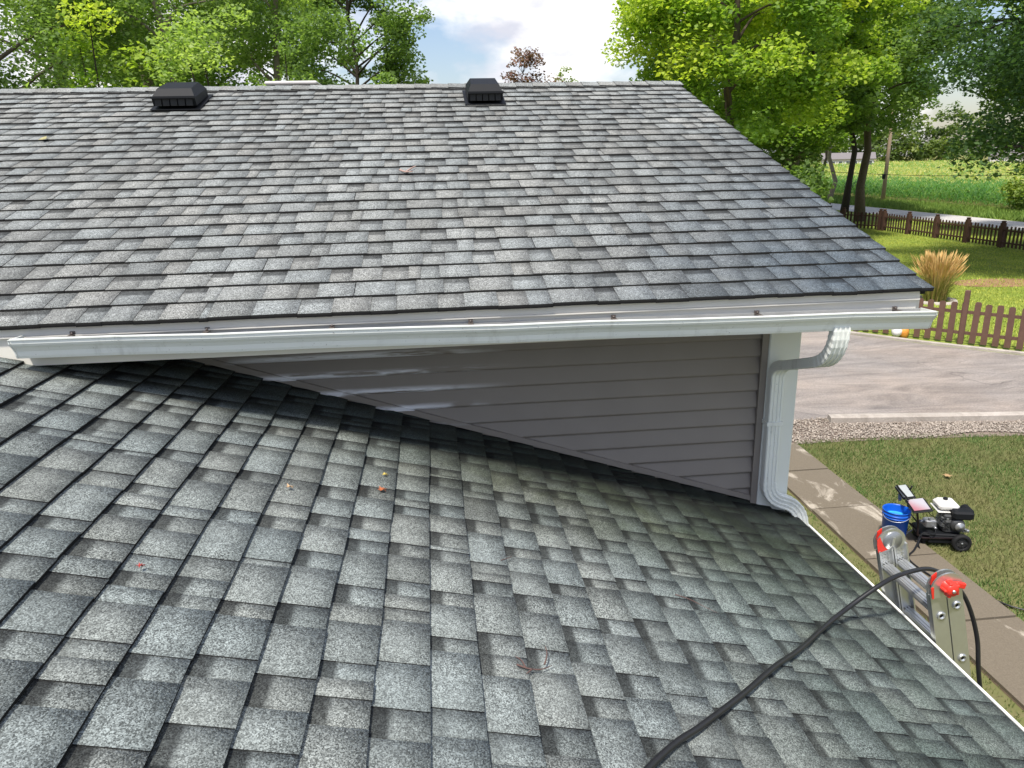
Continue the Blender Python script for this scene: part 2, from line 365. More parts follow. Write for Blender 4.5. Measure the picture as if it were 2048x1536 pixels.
# gravel: many separate small stones in one object
def gravel():
    ico = np.array([(0, 0, 1), (.9, 0, .2), (.3, .85, .2), (-.7, .5, .2), (-.7, -.5, .2), (.3, -.85, .2), (0, 0, -.6)])
    fc = np.array([(0, 1, 2), (0, 2, 3), (0, 3, 4), (0, 4, 5), (0, 5, 1), (6, 2, 1), (6, 3, 2), (6, 4, 3), (6, 5, 4), (6, 1, 5)])
    N = 15000; u = RNG.random(N); v = RNG.random(N); X = 5.0 + u * 10.5
    ylo = 10.72 - .02 * (X - 5) ; yhi = np.where(X < 6.8, 11.78, 11.42 - .128 * (X - 7.2)); yhi = np.minimum(yhi, 11.8)
    ylo = np.minimum(ylo, yhi - .55) + .06 * np.sin(X * 3); Y = ylo + v * (yhi - ylo); S = RNG.uniform(.011, .026, N)
    A = RNG.uniform(0, 6.28, N); st = RNG.uniform(.6, 1.2, (N, 3)); st[:, 2] *= .7
    V = ico[None] * st[:, None, :] * S[:, None, None]; c, s = np.cos(A), np.sin(A)
    W = V.copy(); W[..., 0] = V[..., 0] * c[:, None] - V[..., 1] * s[:, None]; W[..., 1] = V[..., 0] * s[:, None] + V[..., 1] * c[:, None]
    W += np.stack([X, Y, S * .35 + .01 + RNG.random(N) * .015], 1)[:, None, :]
    F = (fc[None] + (np.arange(N) * 7)[:, None, None]).reshape(-1, 3)
    m = Mat('gravel', .85, .3); t = m.attr('tone'); m.col(m.mix(t, (.20, .165, .135), (.52, .45, .38)))
    me = fast_mesh('gravel', W.reshape(-1, 3), F, [m.m], {'tone': np.repeat(RNG.random(N), 7)})
    tag(link('gravel', me, None, (0, 0, 0)), 'pinkish tan gravel strip between kerb and lawn', 'gravel', kind='stuff')
    sheet('gravel_bed', [(5.0, 10.72), (7, 10.66), (10.4, 10.4), (15.5, 9.7), (15.5, 10.3), (10.1, 11.1), (6.9, 11.6), (6.7, 11.78), (5.0, 11.8)], .008, plain('gravel_base', (.24, .19, .155), .95, .2, 0, .4, 60))
gravel()

def blades(name, poly_fn, N, h0, h1, wd, mat, label, tmin=0.0, tmax=1.0):
    X, Y = poly_fn(N); N = len(X)
    a = RNG.uniform(0, 6.28, N); h = RNG.uniform(h0, h1, N); lean = RNG.uniform(.2, .9, N) * h; la = RNG.uniform(0, 6.28, N); wv = wd * RNG.uniform(.6, 1.3, N)
    p = np.stack([X, Y, np.zeros(N)], 1); s = np.stack([np.cos(a), np.sin(a), np.zeros(N)], 1) * wv[:, None] / 2
    tip = p + np.stack([np.cos(la) * lean, np.sin(la) * lean, h], 1)
    V = np.stack([p - s, p + s, tip], 1).reshape(-1, 3); F = np.arange(3 * N).reshape(-1, 3)
    me = fast_mesh(name, V, F, [mat], {'tone': np.repeat(RNG.uniform(tmin, tmax, N), 3)})
    return tag(link(name, me, None, (0, 0, 0)), label, 'grass', kind='stuff')
def near_lawn(N):
    X = RNG.uniform(5.55, 12.5, N); Y = RNG.uniform(4.4, 10.75, N); ok = (X > 5.56 + .013 * Y + RNG.normal(0, .03, N)) & (Y < 10.80 - .02 * (X - 5) - .1 * np.maximum(X - 7.5, 0) + RNG.normal(0, .04, N))
    return X[ok], Y[ok]
def side_lawn(N):
    X = RNG.uniform(2.6, 4.74, N); Y = RNG.uniform(3.6, 10.8, N); ok = (X < 4.68 + .012 * Y + RNG.normal(0, .03, N)) & (RNG.random(N) < .35 + .65 * (np.sin(Y * 2.1 + X * 3) > -.2)); return X[ok], Y[ok]
def far_lawn(N):
    Y = 13.5 + 36 * RNG.random(N) ** 1.6; X = RNG.uniform(8, 33.8, N)
    ok = (X + Y * .95 > 28.75 + RNG.normal(0, .05, N)) & (X > .42 * Y) & (X < .95 * Y + 4); return X[ok], Y[ok]
blades('near_lawn_grass', near_lawn, 130000, .025, .065, .010, M_BLADE_N, 'short patchy green lawn beside the concrete path')
blades('side_lawn_grass', side_lawn, 30000, .02, .06, .010, M_BLADE_N, 'thin strip of grass between house and concrete path')
blades('far_lawn_grass', far_lawn, 150000, .03, .08, .03, M_BLADE_F, 'bright mown lawn beyond the picket fence', .0, 1.0)
def verge(N):
    Y = RNG.uniform(38, 120, N); X = RNG.uniform(38.7, 45.2, N); return X, Y
blades('verge_grass', verge, 40000, .15, .45, .07, blade_mat('grass_verge', (.07, .15, .025), (.16, .25, .04), (.20, .28, .05)), 'tall green verge between road and corn')
sheet('mulch_bed', [(20.0 + 1.5 * math.cos(t * .5236) * 1.2, 24.3 + .9 * math.sin(t * .5236)) for t in range(12)], .01, M_MULCH)

# ------------------------------------------------------------------ the house
DD = 3.8
WALLY = 3.80; EX = 2.035; KLO = -.3556445 * DD + CAMZ; SLO = .33152                    # lower roof: z = KLO - SLO x
YE = 3.192; ZE = CAMZ - .6076; SUP = .3255; XR = 2.304; EXPO = .147                     # upper roof: z = ZE + SUP (y-YE)
RIDGE_Y = YE + 28 * EXPO / math.hypot(1, SUP); RIDGE_Z = ZE + SUP * (RIDGE_Y - YE)
zlo = lambda x: KLO - SLO * x
zup = lambda y: ZE + SUP * (y - YE)
XL = -5.2; LRX = -4.0                                                                   # left end of the upper roof, ridge of the lower one
house = empty('house', (-1.4, 5.6, 0), 'single-storey house with grey shingle roofs, taupe siding and white gutters', 'house')
up_l = math.hypot(1, SUP); U_V = Vector((0, 1, SUP)) / up_l; U_N = Vector((0, -SUP, 1)) / up_l; U_U = Vector((1, 0, 0))
lo_l = math.hypot(1, SLO); L_V = Vector((-1, 0, SLO)) / lo_l; L_N = Vector((SLO, 0, 1)) / lo_l; L_U = Vector((0, 1, 0))
VALX = (KLO - ZE) / SLO                                                                # where the lower plane meets the upper eave
val_y = lambda x: YE + max(0.0, (zlo(x) - ZE)) / SUP                                    # valley
# decks
mb = MB(); e = .012
mb.prism([(XR - .01, YE + .045, zup(YE + .045) - e), (XR - .01, RIDGE_Y, RIDGE_Z - e), (XR - .01, 2 * RIDGE_Y - YE - .02, zup(YE + .02) - e),
          (XR - .01, 2 * RIDGE_Y - YE - .02, zup(YE) - .04), (XR - .01, RIDGE_Y, RIDGE_Z - .05), (XR - .01, YE + .045, zup(YE) - .03)], (XL - XR - 3, 0, 0))
UROOF = mb.build('upper_roof', M_DECK, house)
mb = MB()
mb.prism([(2.0, -3.5, zlo(2.0) - e), (LRX, -3.5, zlo(LRX) - e), (2 * LRX - 2.0, -3.5, zlo(2.0) - e), (2 * LRX - 2.0, -3.5, zlo(2) - .05), (LRX, -3.5, zlo(LRX) - .06), (2.0, -3.5, zlo(2) - .05)], (0, WALLY + 3.5 + .02, 0))
LROOF = mb.build('lower_roof', M_DECK, house)
tag(UROOF, 'upper gable roof slope of grey shingles'); tag(LROOF, 'lower roof slope of grey shingles in front')

def piece(O, U, V, N, u0, u1, v0, course, tab, seed, th=1.0):
    """one shingle tab: O origin on the deck, u along the course, v upslope"""
    nu = max(3, int((u1 - u0) / .07) + 1); vs_ = (0.0, .086, .108, .185)
    r = random.Random(seed); dv = r.uniform(-.0012, .0012); lift = r.uniform(0, .0015); bs = (r.uniform(.88, 1.0) if r.random() < .85 else .4) if th > .9 else r.uniform(.4, .9)
    vs = []; band = []; n_top = nu * 4
    for iv, v in enumerate(vs_):
        for iu in range(nu):
            u = u0 + (u1 - u0) * iu / (nu - 1); q = mnoise.noise(Vector((u * 2.3, course * 7.7, 0)))
            vv = v + (q * .006 + dv) * max(0, 1 - v / .1)
            h = th * ((.0135 if not tab else .0165) - .088 * v) + (lift + .0022 * max(0, mnoise.noise(Vector((u * 4.1, course * 3.3, 5))))) * max(0, 1 - v / .12)
            vs.append(O + U * u + V * (v0 + vv) + N * h); band.append(0 if not tab else 0)
            if not tab: band[-1] = (0, .05, .92, 1.0)[iv] * bs
            else: band[-1] = (0, 0, .06, .18)[iv]
    fs = []; mi = []
    for iv in range(3):
        for iu in range(nu - 1):
            a = iv * nu + iu; fs.append((a, a + 1, a + 1 + nu, a + nu)); mi.append(0)
    base = len(vs)                                   # butt skirt
    for iu in range(nu): vs.append(vs[iu] - N * .019); band.append(0)
    for iu in range(nu - 1): fs.append((iu, base + iu, base + iu + 1, iu + 1)); mi.append(1)
    b2 = len(vs)
    for iv in range(4): vs.append(vs[iv * nu] - N * .019); band.append(0)
    for iv in range(3): fs.append((iv * nu, (iv + 1) * nu, b2 + iv + 1, b2 + iv)); mi.append(1)
    b3 = len(vs)
    for iv in range(4): vs.append(vs[iv * nu + nu - 1] - N * .019); band.append(0)
    for iv in range(3): fs.append((iv * nu + nu - 1, b3 + iv, b3 + iv + 1, (iv + 1) * nu + nu - 1)); mi.append(1)
    if U.cross(V).dot(N) < 0: fs = [tuple(reversed(f)) for f in fs]
    tone = r.uniform(.62, .82) if tab else r.uniform(.58, .80)
    if r.random() < .12: tone *= .75
    c = O + U * ((u0 + u1) / 2) + V * (v0 + .07)
    cs = [project(O + U * a + V * (v0 + b)) for a, b in ((u0, 0), (u1, 0), (u1, .147), (u0, .147))]
    area = 0
    if all(cs):
        mxs = [min(max(p[0], 0), 2048) for p in cs]; mys = [min(max(p[1], 0), 1536) for p in cs]
        for i in range(4): j = (i + 1) % 4; area += mxs[i] * mys[j] - mxs[j] * mys[i]
        area = abs(area) / 2
        # hidden behind the upper eave
    return dict(v=vs, f=fs, mi=mi, band=band, tone=tone, tint=r.random(), c=c, area=area)
def mesh_from_pieces(name, ps, mats, org):
    vs = []; fs = []; mi = []; b = []; t = []; ti = []
    for p in ps:
        k = len(vs); vs += [tuple(q - org) for q in p['v']]; fs += [tuple(k + i for i in f) for f in p['f']]; mi += p['mi']; b += p['band']; t += [p['tone']] * len(p['v']); ti += [p['tint']] * len(p['v'])
    me = fast_mesh(name, vs, fs, mats, {'band': b, 'tone': t, 'tint': ti}, mi); return me
def lay_roof(parent, O, U, V, N, ncourse, span_fn, mat, seed, tw, rw, th=1.0, keep=300):
    ps = []; r = random.Random(seed)
    for c in range(ncourse):
        lo, hi = span_fn(c)
        if hi - lo < .05: continue
        u = lo - r.uniform(0, .2); tab = r.random() < .5
        while u < hi:
            k = r.random()
            if tab: wdt = r.uniform(*tw) if k > .10 else r.uniform(.05, .09)
            else: wdt = r.uniform(*rw)
            if k > .985: wdt = .03
            a, b = max(u, lo), min(u + wdt, hi)
            if b - a > .012:
                ps.append(piece(O, U, V, N, a + (.0004 if tab else -.004), b - (.0004 if tab else -.004) - (.003 if tab and r.random() < .3 else 0), c * EXPO, c + seed * 50, tab, seed * 100000 + len(ps), th))
            u += wdt
            tab = (not tab) if r.random() < .86 else tab
    ps.sort(key=lambda p: -p['area'])
    for p in ps[:keep]:
        o = link('shingle', mesh_from_pieces('shingle', [p], [mat, M_ASPH_EDGE], p['c']), parent, p['c'])
    rest = ps[keep:]
    if rest:
        o = link('shingle_field', mesh_from_pieces('shingle_field', rest, [mat, M_ASPH_EDGE], parent_c), parent, parent_c); o['kind'] = 'stuff'
    return ps
parent_c = Vector((-1, 5, 4.4))
def span_up(c):
    y = YE + (c + .5) * EXPO / up_l
    xv = VALX - (zup(y) - ZE) / SLO            # valley x at this height
    return (max(XL - 3, xv - .05) if xv > XL - 3 else XL - 3), XR + random.uniform(-.004, .004)
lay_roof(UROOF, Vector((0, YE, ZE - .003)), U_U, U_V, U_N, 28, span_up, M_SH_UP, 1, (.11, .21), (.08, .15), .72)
EXS = 2.02
def span_lo(c):
    x = EXS - (c + .5) * EXPO / lo_l
    return -2.6, (WALLY + .01 if x > VALX + .02 else val_y(x) + .06)
parent_c = Vector((-1, 1.5, 3.5))
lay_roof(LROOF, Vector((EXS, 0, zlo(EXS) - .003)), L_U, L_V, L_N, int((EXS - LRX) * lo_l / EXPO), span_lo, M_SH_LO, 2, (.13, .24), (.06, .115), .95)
# ridge caps
x = XR; k = 0
capm = None
while x > XL - 2.5:
    wdt = .15; r = random.Random(900 + k); x0, x1 = x - wdt, x + .02
    vs = []
    for xx, hh in ((x0, .012), (x1, .006)):
        for yy, zz in ((-.135, -SUP * .135 + .004), (-.05, -SUP * .05 + .008), (0, .004), (.05, -SUP * .05 + .008), (.135, -SUP * .135 + .004)):
            vs.append(Vector((xx, RIDGE_Y + yy, RIDGE_Z + zz + hh + .004)))
    fs = [(i, i + 5, i + 6, i + 1) for i in range(4)]; mi = [0] * 4; base = len(vs)
    vs += [v - Vector((0, 0, .011)) for v in vs[:5]]
    fs += [(i, i + 1, base + i + 1, base + i) for i in range(4)]; mi += [1] * 4
    b = len(vs); vs += [vs[0] - Vector((0, 0, .011)), vs[5] - Vector((0, 0, .011))]; fs.append((0, b, b + 1, 5)); mi.append(1)
    p = dict(v=vs, f=[tuple(reversed(f)) for f in fs], mi=mi, band=[0] * len(vs), tone=r.uniform(.55, .85), tint=r.random())
    c = Vector(((x0 + x1) / 2, RIDGE_Y, RIDGE_Z)); link('ridge_cap', mesh_from_pieces('ridge_cap', [p], [M_SH_UP, M_ASPH_EDGE], c), UROOF, c)
    x -= wdt; k += 1
# walls: siding boards, corner board, channel, flashing
ZS = ZE - .175                                             # soffit height
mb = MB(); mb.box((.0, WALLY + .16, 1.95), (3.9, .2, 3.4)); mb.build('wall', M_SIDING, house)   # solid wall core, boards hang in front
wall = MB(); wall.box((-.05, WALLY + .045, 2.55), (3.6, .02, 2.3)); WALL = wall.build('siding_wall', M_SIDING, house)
zb = 3.143 - 9 * .09906; proto = None
while zb < ZS:
    z1 = min(zb + .0985, ZS)
    if proto is None:
        mb = MB(); x0, x1 = -1.85, 1.765
        pf = [(WALLY + .008, -.001), (WALLY - .008, 0), (WALLY - .0155, .009), (WALLY - .0155, .014), (WALLY + .006, .0985)]
        mb.add([(xx, yy, zz) for xx in (x0, x1) for yy, zz in pf], [(i, 5 + i, 6 + i, i + 1) for i in range(4)] + [(0, 1, 2, 3, 4), (9, 8, 7, 6, 5)])
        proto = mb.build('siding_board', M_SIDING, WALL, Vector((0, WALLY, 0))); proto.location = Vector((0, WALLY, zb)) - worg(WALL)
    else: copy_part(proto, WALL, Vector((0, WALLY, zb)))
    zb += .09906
mb = MB(); mb.box((1.783, WALLY - .010, 2.9), (.034, .036, 1.75)); mb.box((1.7655, WALLY - .024, 2.9), (.006, .012, 1.75)); mb.build('corner_channel', M_SIDING, house)
mb = MB(); mb.box((1.8925, WALLY - .009, 2.6), (.181, .05, 2.3), bev=.006); mb.build('corner_board', M_TRIM, house)
mb = MB(); mb.box((1.985, WALLY + .14, 1.86), (.024, .24, 3.7)); mb.build('corner_board', M_TRIM, house)
Rs = Matrix.Rotation(math.atan(SLO), 3, 'Y')
mb = MB(); mb.box((-.03, WALLY - .020, zlo(-.03) + .030), (3.62 * lo_l, .012, .030), Rs); mb.build('flashing', M_SIDING, house)
# end wall under the gable with lap profile, side wall under the lower eave
mb = MB(); prof = []; z = 0.2; far = 2 * RIDGE_Y - WALLY
n = 0; vs = []; fs = []
while z < RIDGE_Z - .25:
    z2 = z + .0985
    def yr(zz):
        if zz < ZS: return WALLY + .262, far - .02
        t = (zz - ZS) / (RIDGE_Z - .1 - ZS); return WALLY + .262 + (RIDGE_Y - WALLY) * t, far - (RIDGE_Y - WALLY) * t
    a0, a1 = yr(z); b0, b1 = yr(z2); b = len(vs)
    vs += [(1.975, a0, z), (1.975, a1, z), (1.962, b1, z2), (1.962, b0, z2)]; fs.append((b, b + 1, b + 2, b + 3)); z = z2
mb.add(vs, fs); mb.build('gable_wall', M_SIDING, house)
mb = MB(); vs = []; fs = []; z = .2
while z < 2.3:
    z2 = z + .0985; b = len(vs); vs += [(1.6, -3.2, z), (1.6, WALLY + .06, z), (1.588, WALLY + .06, z2), (1.588, -3.2, z2)]; fs.append((b, b + 1, b + 2, b + 3)); z = z2
mb.add(vs, fs); mb.build('side_wall', M_SIDING, house)
mb = MB(); mb.box((1.5, .3, .1), (.24, 7.0, .2)); mb.box((1.85, 7.2, .1), (.28, 6.6, .2)); mb.build('foundation', M_KERB, house)
# eave: fascia, drip edge, soffits, rake boards
FY = YE + .035
mb = MB(); mb.box((-.15, FY + .012, ZE - .093), (2 * 2.40, .024, .165)); mb.build('fascia', M_FASCIA, house)
mb = MB(); mb.box((-.15, FY - .004, ZE - .024), (2 * 2.40 + .01, .010, .040)); mb.box((-.15, FY - .008, ZE - .048), (2 * 2.40 + .01, .016, .006)); mb.build('drip_edge', M_FASCIA, house)
mb = MB(); mb.box((-.9, (FY + WALLY) / 2 + .015, ZS + .006), (6.3, WALLY - FY + .01, .012)); mb.build('soffit', M_SOFFIT, house)
for sg in (0, 1):
    mb = MB(); ya, yb = (FY + .02, RIDGE_Y) if not sg else (2 * RIDGE_Y - FY, RIDGE_Y)
    mb.prism([(XR - .05, ya, zup(YE) - .02 + (.012 if not sg else .012)), (XR - .05, yb, RIDGE_Z - .055), (XR - .05, yb, RIDGE_Z - .2), (XR - .05, ya, zup(YE) - .17)], (.025, 0, 0)); mb.build('rake_board', M_FASCIA, house)
mb = MB(); mb.box((1.78, .1, zlo(2.0) - .16), (.4, 7.0, .012)); mb.build('soffit', M_SOFFIT, house)
mb = MB(); mb.box((1.985, .13, zlo(2.0) - .10), (.02, 7.26, .13)); mb.build('fascia', M_FASCIA, house)
# gutters (K-style)
KPROF = [(0, .0), (0, -.082), (.078, -.082), (.084, -.070), (.089, -.050), (.100, -.034), (.112, -.022), (.118, -.012), (.118, .0), (.124, .004), (.124, .009), (.110, .009), (.110, .003)]
def gutter(name, p0, p1, out, parent, label=None, sc_=1.0, caps=(1, 1)):
    mb = MB(); n = len(KPROF); P0, P1, out = Vector(p0), Vector(p1), Vector(out); th = .0025
    inner = [(0 + th, 0), (th, -.082 + th), (.076, -.082 + th), (.081, -.069), (.086, -.048), (.098, -.032), (.109, -.021), (.1150, -.012), (.1150, -.002)]
    ring = lambda P: [P + out * a * sc_ + Vector((0, 0, b * sc_)) for a, b in KPROF]
    ringi = lambda P: [P + out * a * sc_ + Vector((0, 0, b * sc_)) for a, b in inner]
    seg = 10
    for (rf, mi, k) in ((ring, 0, n), (ringi, 1, len(inner))):
        vs = []; fs = []
        for i in range(seg + 1):
            t = i / seg; q = P0.lerp(P1, t); q = q + Vector((0, 0, .0025 * math.sin(i * 2.3))); vs += rf(q)
        for i in range(seg):
            for j in range(k - 1): fs.append((i * k + j, i * k + j + 1, (i + 1) * k + j + 1, (i + 1) * k + j))
        mb.add(vs, fs, mi)
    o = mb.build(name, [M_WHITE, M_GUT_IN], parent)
    if label: o['label'] = label
    d = (P1 - P0).normalized()
    for t, s in ((P0, -1), (P1, 1)):
        if not caps[0 if s < 0 else 1]: continue
        mb = MB(); mb.prism([q + d * s * .003 for q in ring(t)[:10]], d * s * .006); mb.build('end_cap', M_WHITE, o)
    return o
ga = Vector((-1.716, FY - .004, CAMZ - .648)); gb = Vector((2.268, FY - .004, CAMZ - .700))
GUT = gutter('gutter', ga, gb, (0, -1, 0), house, 'long white gutter along the upper eave')
for px in (128, 405, 660, 942, 1232, 1522, 1800):
    q = onY((px, 640), FY - .06); t = (q.x - ga.x) / (gb.x - ga.x); c = ga.lerp(gb, t)
    mb = MB(); mb.box((c.x, FY - .062, c.z - .004), (.022, .108, .004)); mb.box((c.x, FY - .010, c.z + .002), (.020, .008, .018)); mb.tube([(c.x, FY - .022, c.z + .003), (c.x, FY - .008, c.z + .004)], .005, 6); mb.box((c.x, FY - .105, c.z - .012), (.03, .006, .022))
    mb.build('gutter_hanger', plain('hanger_metal', (.13, .11, .10), .5, .5, .4) if px == 128 else bpy.data.materials['hanger_metal'], GUT)
GUT2 = gutter('gutter', (1.996, -3.3, zlo(2.0) - .062), (1.996, WALLY - .04, zlo(2.0) - .052), (1, 0, 0), house, 'white gutter along the lower eave', .82)
# downspout
SEC = [(-.036, -.026), (.036, -.026), (.038, -.022), (.038, .020), (.034, .026), (.027, .026), (.025, .0215), (.017, .0215), (.015, .026), (.008, .026), (.006, .0215), (-.006, .0215), (-.008, .026), (-.015, .026), (-.017, .0215), (-.025, .0215), (-.027, .026), (-.034, .026), (-.038, .020), (-.038, -.022)]
def sweep(mb, pts, frame, ribs=None, sc_=1.0):
    n = len(SEC); vs = []; fs = []
    for i, p in enumerate(pts):
        t = (pts[min(i + 1, len(pts) - 1)] - pts[max(i - 1, 0)]).normalized(); a, b = frame(t)
        k = sc_ * (1 + (ribs(i) if ribs else 0)); vs += [p + a * (u * k) + b * (v * k) for u, v in SEC]
    for i in range(len(pts) - 1):
        for j in range(n): q = (j + 1) % n; fs.append((i * n + j, i * n + q, (i + 1) * n + q, (i + 1) * n + j))
    fs += [tuple(range(n)), tuple(reversed(range((len(pts) - 1) * n, len(pts) * n)))]
    mb.add(vs, fs)
XA = Vector((1, 0, 0))
fr_top = lambda t: (XA, t.cross(XA) * (1 if t.cross(XA).y < 0 else 1))
def fr_t(t):
    b = XA.cross(t); b.normalize()
    if t.z < -.2 and b.y > 0: b = -b
    elif abs(t.z) <= .2 and b.z > 0: b = -b
    return XA, b
fr_b = lambda t: (Vector((0, 1, 0)).cross(t) * -1, Vector((0, -1, 0)))
def bez(p0, p1, p2, n=14): return [p0 * (1 - t) ** 2 + p1 * 2 * t * (1 - t) + p2 * t * t for t in (i / n for i in range(n + 1))]
DX, DY = 1.842, WALLY - .064
zo = CAMZ - .775
mb = MB(); sweep(mb, [Vector((DX - .002, DY, CAMZ - 1.14)), Vector((DX, DY, CAMZ - 1.5)), Vector((DX + .003, DY, CAMZ - 1.83))], fr_t); DS = mb.build('downspout', M_WHITE, house, Vector((DX, DY, CAMZ - 1.83)))
DS['label'] = 'white fluted downspout at the house corner'
rb = lambda i: .085 if i % 2 else .03
p0, p1, p2 = Vector((DX, 3.155, zo)), Vector((DX, 3.155, zo - .135)), Vector((DX, 3.29, zo - .185))
mb = MB(); sweep(mb, [Vector((DX, 3.155, zo + .02))] + bez(p0, p1, p2), fr_t, rb); mb.build('elbow', M_WHITE, DS)
q0 = Vector((DX, 3.60, zo - .285)); mb = MB(); sweep(mb, [p2 + (p2 - q0) * .02, q0], fr_t, None, 1.0); mb.build('offset_pipe', M_WHITE, DS)
q2 = Vector((DX - .002, DY, CAMZ - 1.16)); q1 = Vector((DX, DY, zo - .315))
mb = MB(); sweep(mb, bez(q0, q1, q2), fr_t, lambda i: .03 if i % 2 else .02); mb.build('elbow', M_WHITE, DS)
r0 = Vector((DX + .003, DY, CAMZ - 1.79)); r1 = Vector((DX + .003, DY, CAMZ - 1.895)); r2 = Vector((DX + .10, DY - .01, CAMZ - 1.918))
mb = MB(); sweep(mb, bez(r0, r1, r2), fr_b, rb); mb.build('elbow', M_WHITE, DS)
s1 = Vector((2.045, DY - .02, CAMZ - 1.945)); s2 = Vector((2.05, DY - .03, CAMZ - 2.075))
mb = MB(); sweep(mb, bez(r2 + Vector((-.005, 0, .001)), s1, s2), fr_b, rb); mb.build('elbow', M_WHITE, DS)
mb = MB(); mb.box((DX, DY - .029, CAMZ - 1.43), (.088, .006, .022)); mb.box((DX - .044, DY + .01, CAMZ - 1.43), (.006, .08, .022)); mb.box((DX + .044, DY + .01, CAMZ - 1.43), (.006, .08, .022)); mb.build('strap', M_WHITE, DS)
# roof vents
def roof_vent(px_c, yb, wdt, label):
    x = px_c; o = MB(); base = lambda y: zup(y) + .012
    # flange
    y0, y1 = yb - .03, yb + .42
    o.prism([(x - wdt / 2 - .025, y0, zup(y0) + .013), (x + wdt / 2 + .025, y0, zup(y0) + .013), (x + wdt / 2 + .025, y1, zup(y1) + .013), (x - wdt / 2 - .025, y1, zup(y1) + .013)], (0, 0, .005))
    V = o.build('roof_vent', M_BLACK, house); V['label'] = label
    b = MB(); yf = yb + .0; h = .135
    P = lambda xx, yy, hh: Vector((x + xx, yy, 0)) + Vector((0, 0, zup(yy) + .016)) + U_N * hh
    w2 = wdt / 2
    bot = [P(-w2, yb, .02), P(w2, yb, .02), P(w2, yb + .36, .004), P(-w2, yb + .36, .004)]
    mid = [P(-w2, yb - .01, .085), P(w2, yb - .01, .085), P(w2 * .98, yb + .37, .06), P(-w2 * .98, yb + .37, .06)]
    top = [P(-w2 * .80, yb + .065, h), P(w2 * .80, yb + .065, h), P(w2 * .74, yb + .31, h * .92), P(-w2 * .74, yb + .31, h * .92)]
    vs = bot + mid + top; fs = [(0, 1, 5, 4), (1, 2, 6, 5), (2, 3, 7, 6), (3, 0, 4, 7), (4, 5, 9, 8), (5, 6, 10, 9), (6, 7, 11, 10), (7, 4, 8, 11), (8, 9, 10, 11)]
    b.add(vs, fs); b.build('vent_hood', M_BLACK, V)
    for k in range(5):
        c = P(-w2 * .72 + k * w2 * .36, yb - .012, .05); m_ = MB(); m_.box(c, (w2 * .30, .012, .05)); m_.build('vent_louver', bpy.data.materials.get('vent_dark') or plain('vent_dark', (.006, .006, .006), .6), V)
    m_ = MB(); m_.box(P(0, yb - .014, .088), (wdt * 1.01, .03, .016)); m_.build('vent_lip', M_BLACK, V)
roof_vent(-1.95, 6.42, .325, 'black box roof vent on the left of the upper roof')
roof_vent(.485, 6.44, .285, 'black box roof vent near the middle of the ridge')
c = onY((590, 173), RIDGE_Y + .35); zr = zup(2 * RIDGE_Y - (RIDGE_Y + .35))
mb = MB(); mb.box((c.x, c.y, (zr + c.z) / 2 - .02), (.36, .34, max(.05, c.z - zr + .04))); V = mb.build('roof_vent', M_BLACK, house); V['label'] = 'low vent behind the ridge with a pale metal cap'
mb = MB(); mb.box((c.x, c.y, c.z + .012), (.46, .44, .03), bev=.01); mb.build('vent_cap', plain('pale_cap', (.66, .62, .60), .4, .5, .2), V)

# ------------------------------------------------------------------ ladder (folded articulated ladder leaning on the lower gutter)
LIP = Vector((2.104, 0, zlo(2.0) - .05)); s_ = Vector((-.25, 0, .968)).normalized(); q_ = Vector((s_.z, 0, -s_.x))
YN, YF = 2.58, 2.98; foot_t = -LIP.z / s_.z
ladder = empty('ladder', LIP + s_ * foot_t + q_ * .07 + Vector((0, (YN + YF) / 2, 0)), 'folded aluminium ladder with red hinge locks leaning on the lower gutter', 'ladder')
ML = Matrix(((q_.x, 0, s_.x, LIP.x), (0, 1, 0, 0), (q_.z, 0, s_.z, LIP.z), (0, 0, 0, 1)))       # local: x=q (out), y, z=s (up the ladder)
HZ = .278
for leaf in (0, 1):
    x0 = .002 + leaf * .074
    for yy in (YN, YF):
        mb = MB(ML); 
        zt = HZ - .03; zf = foot_t + (.02 if leaf == 0 else -.0) + .03
        mb.box((x0 + .035, yy, (zt + zf) / 2), (.069, .010, zt - zf)); sg = 1 if yy == YN else -1
        mb.box((x0 + .004, yy + sg * .014, (zt + zf) / 2), (.007, .024, zt - zf)); mb.box((x0 + .066, yy + sg * .014, (zt + zf) / 2), (.007, .024, zt - zf))
        mb.build('rail', M_ALU, ladder)
        m_ = MB(ML); m_.box((x0 + .037, yy, zf + .01), (.084, .042, .06), bev=.008); m_.build('rubber_foot', M_BLACK, ladder)
    z = HZ - .135
    while z > foot_t + .2:
        mb = MB(ML); mb.box((x0 + .037, (YN + YF) / 2, z), (.052, YF - YN - .012, .030), bev=.008)
        mb.box((x0 + .030, (YN + YF) / 2, z + .0165), (.008, YF - YN - .012, .003)); mb.box((x0 + .044, (YN + YF) / 2, z + .0165), (.008, YF - YN - .012, .003))
        R_ = mb.build('rung', M_ALU, ladder)
        for yy, sg in ((YN, -1), (YF, 1)):
            m_ = MB(ML); m_.lathe([(.0, sg * .005), (.010, sg * .005), (.011, sg * .012), (.019, sg * .012), (.020, sg * .004)], (x0 + .037, yy, z + (.02 if leaf else -.01)), 'y', 14); m_.build('rung_end', M_ALU, R_)
        z -= .285
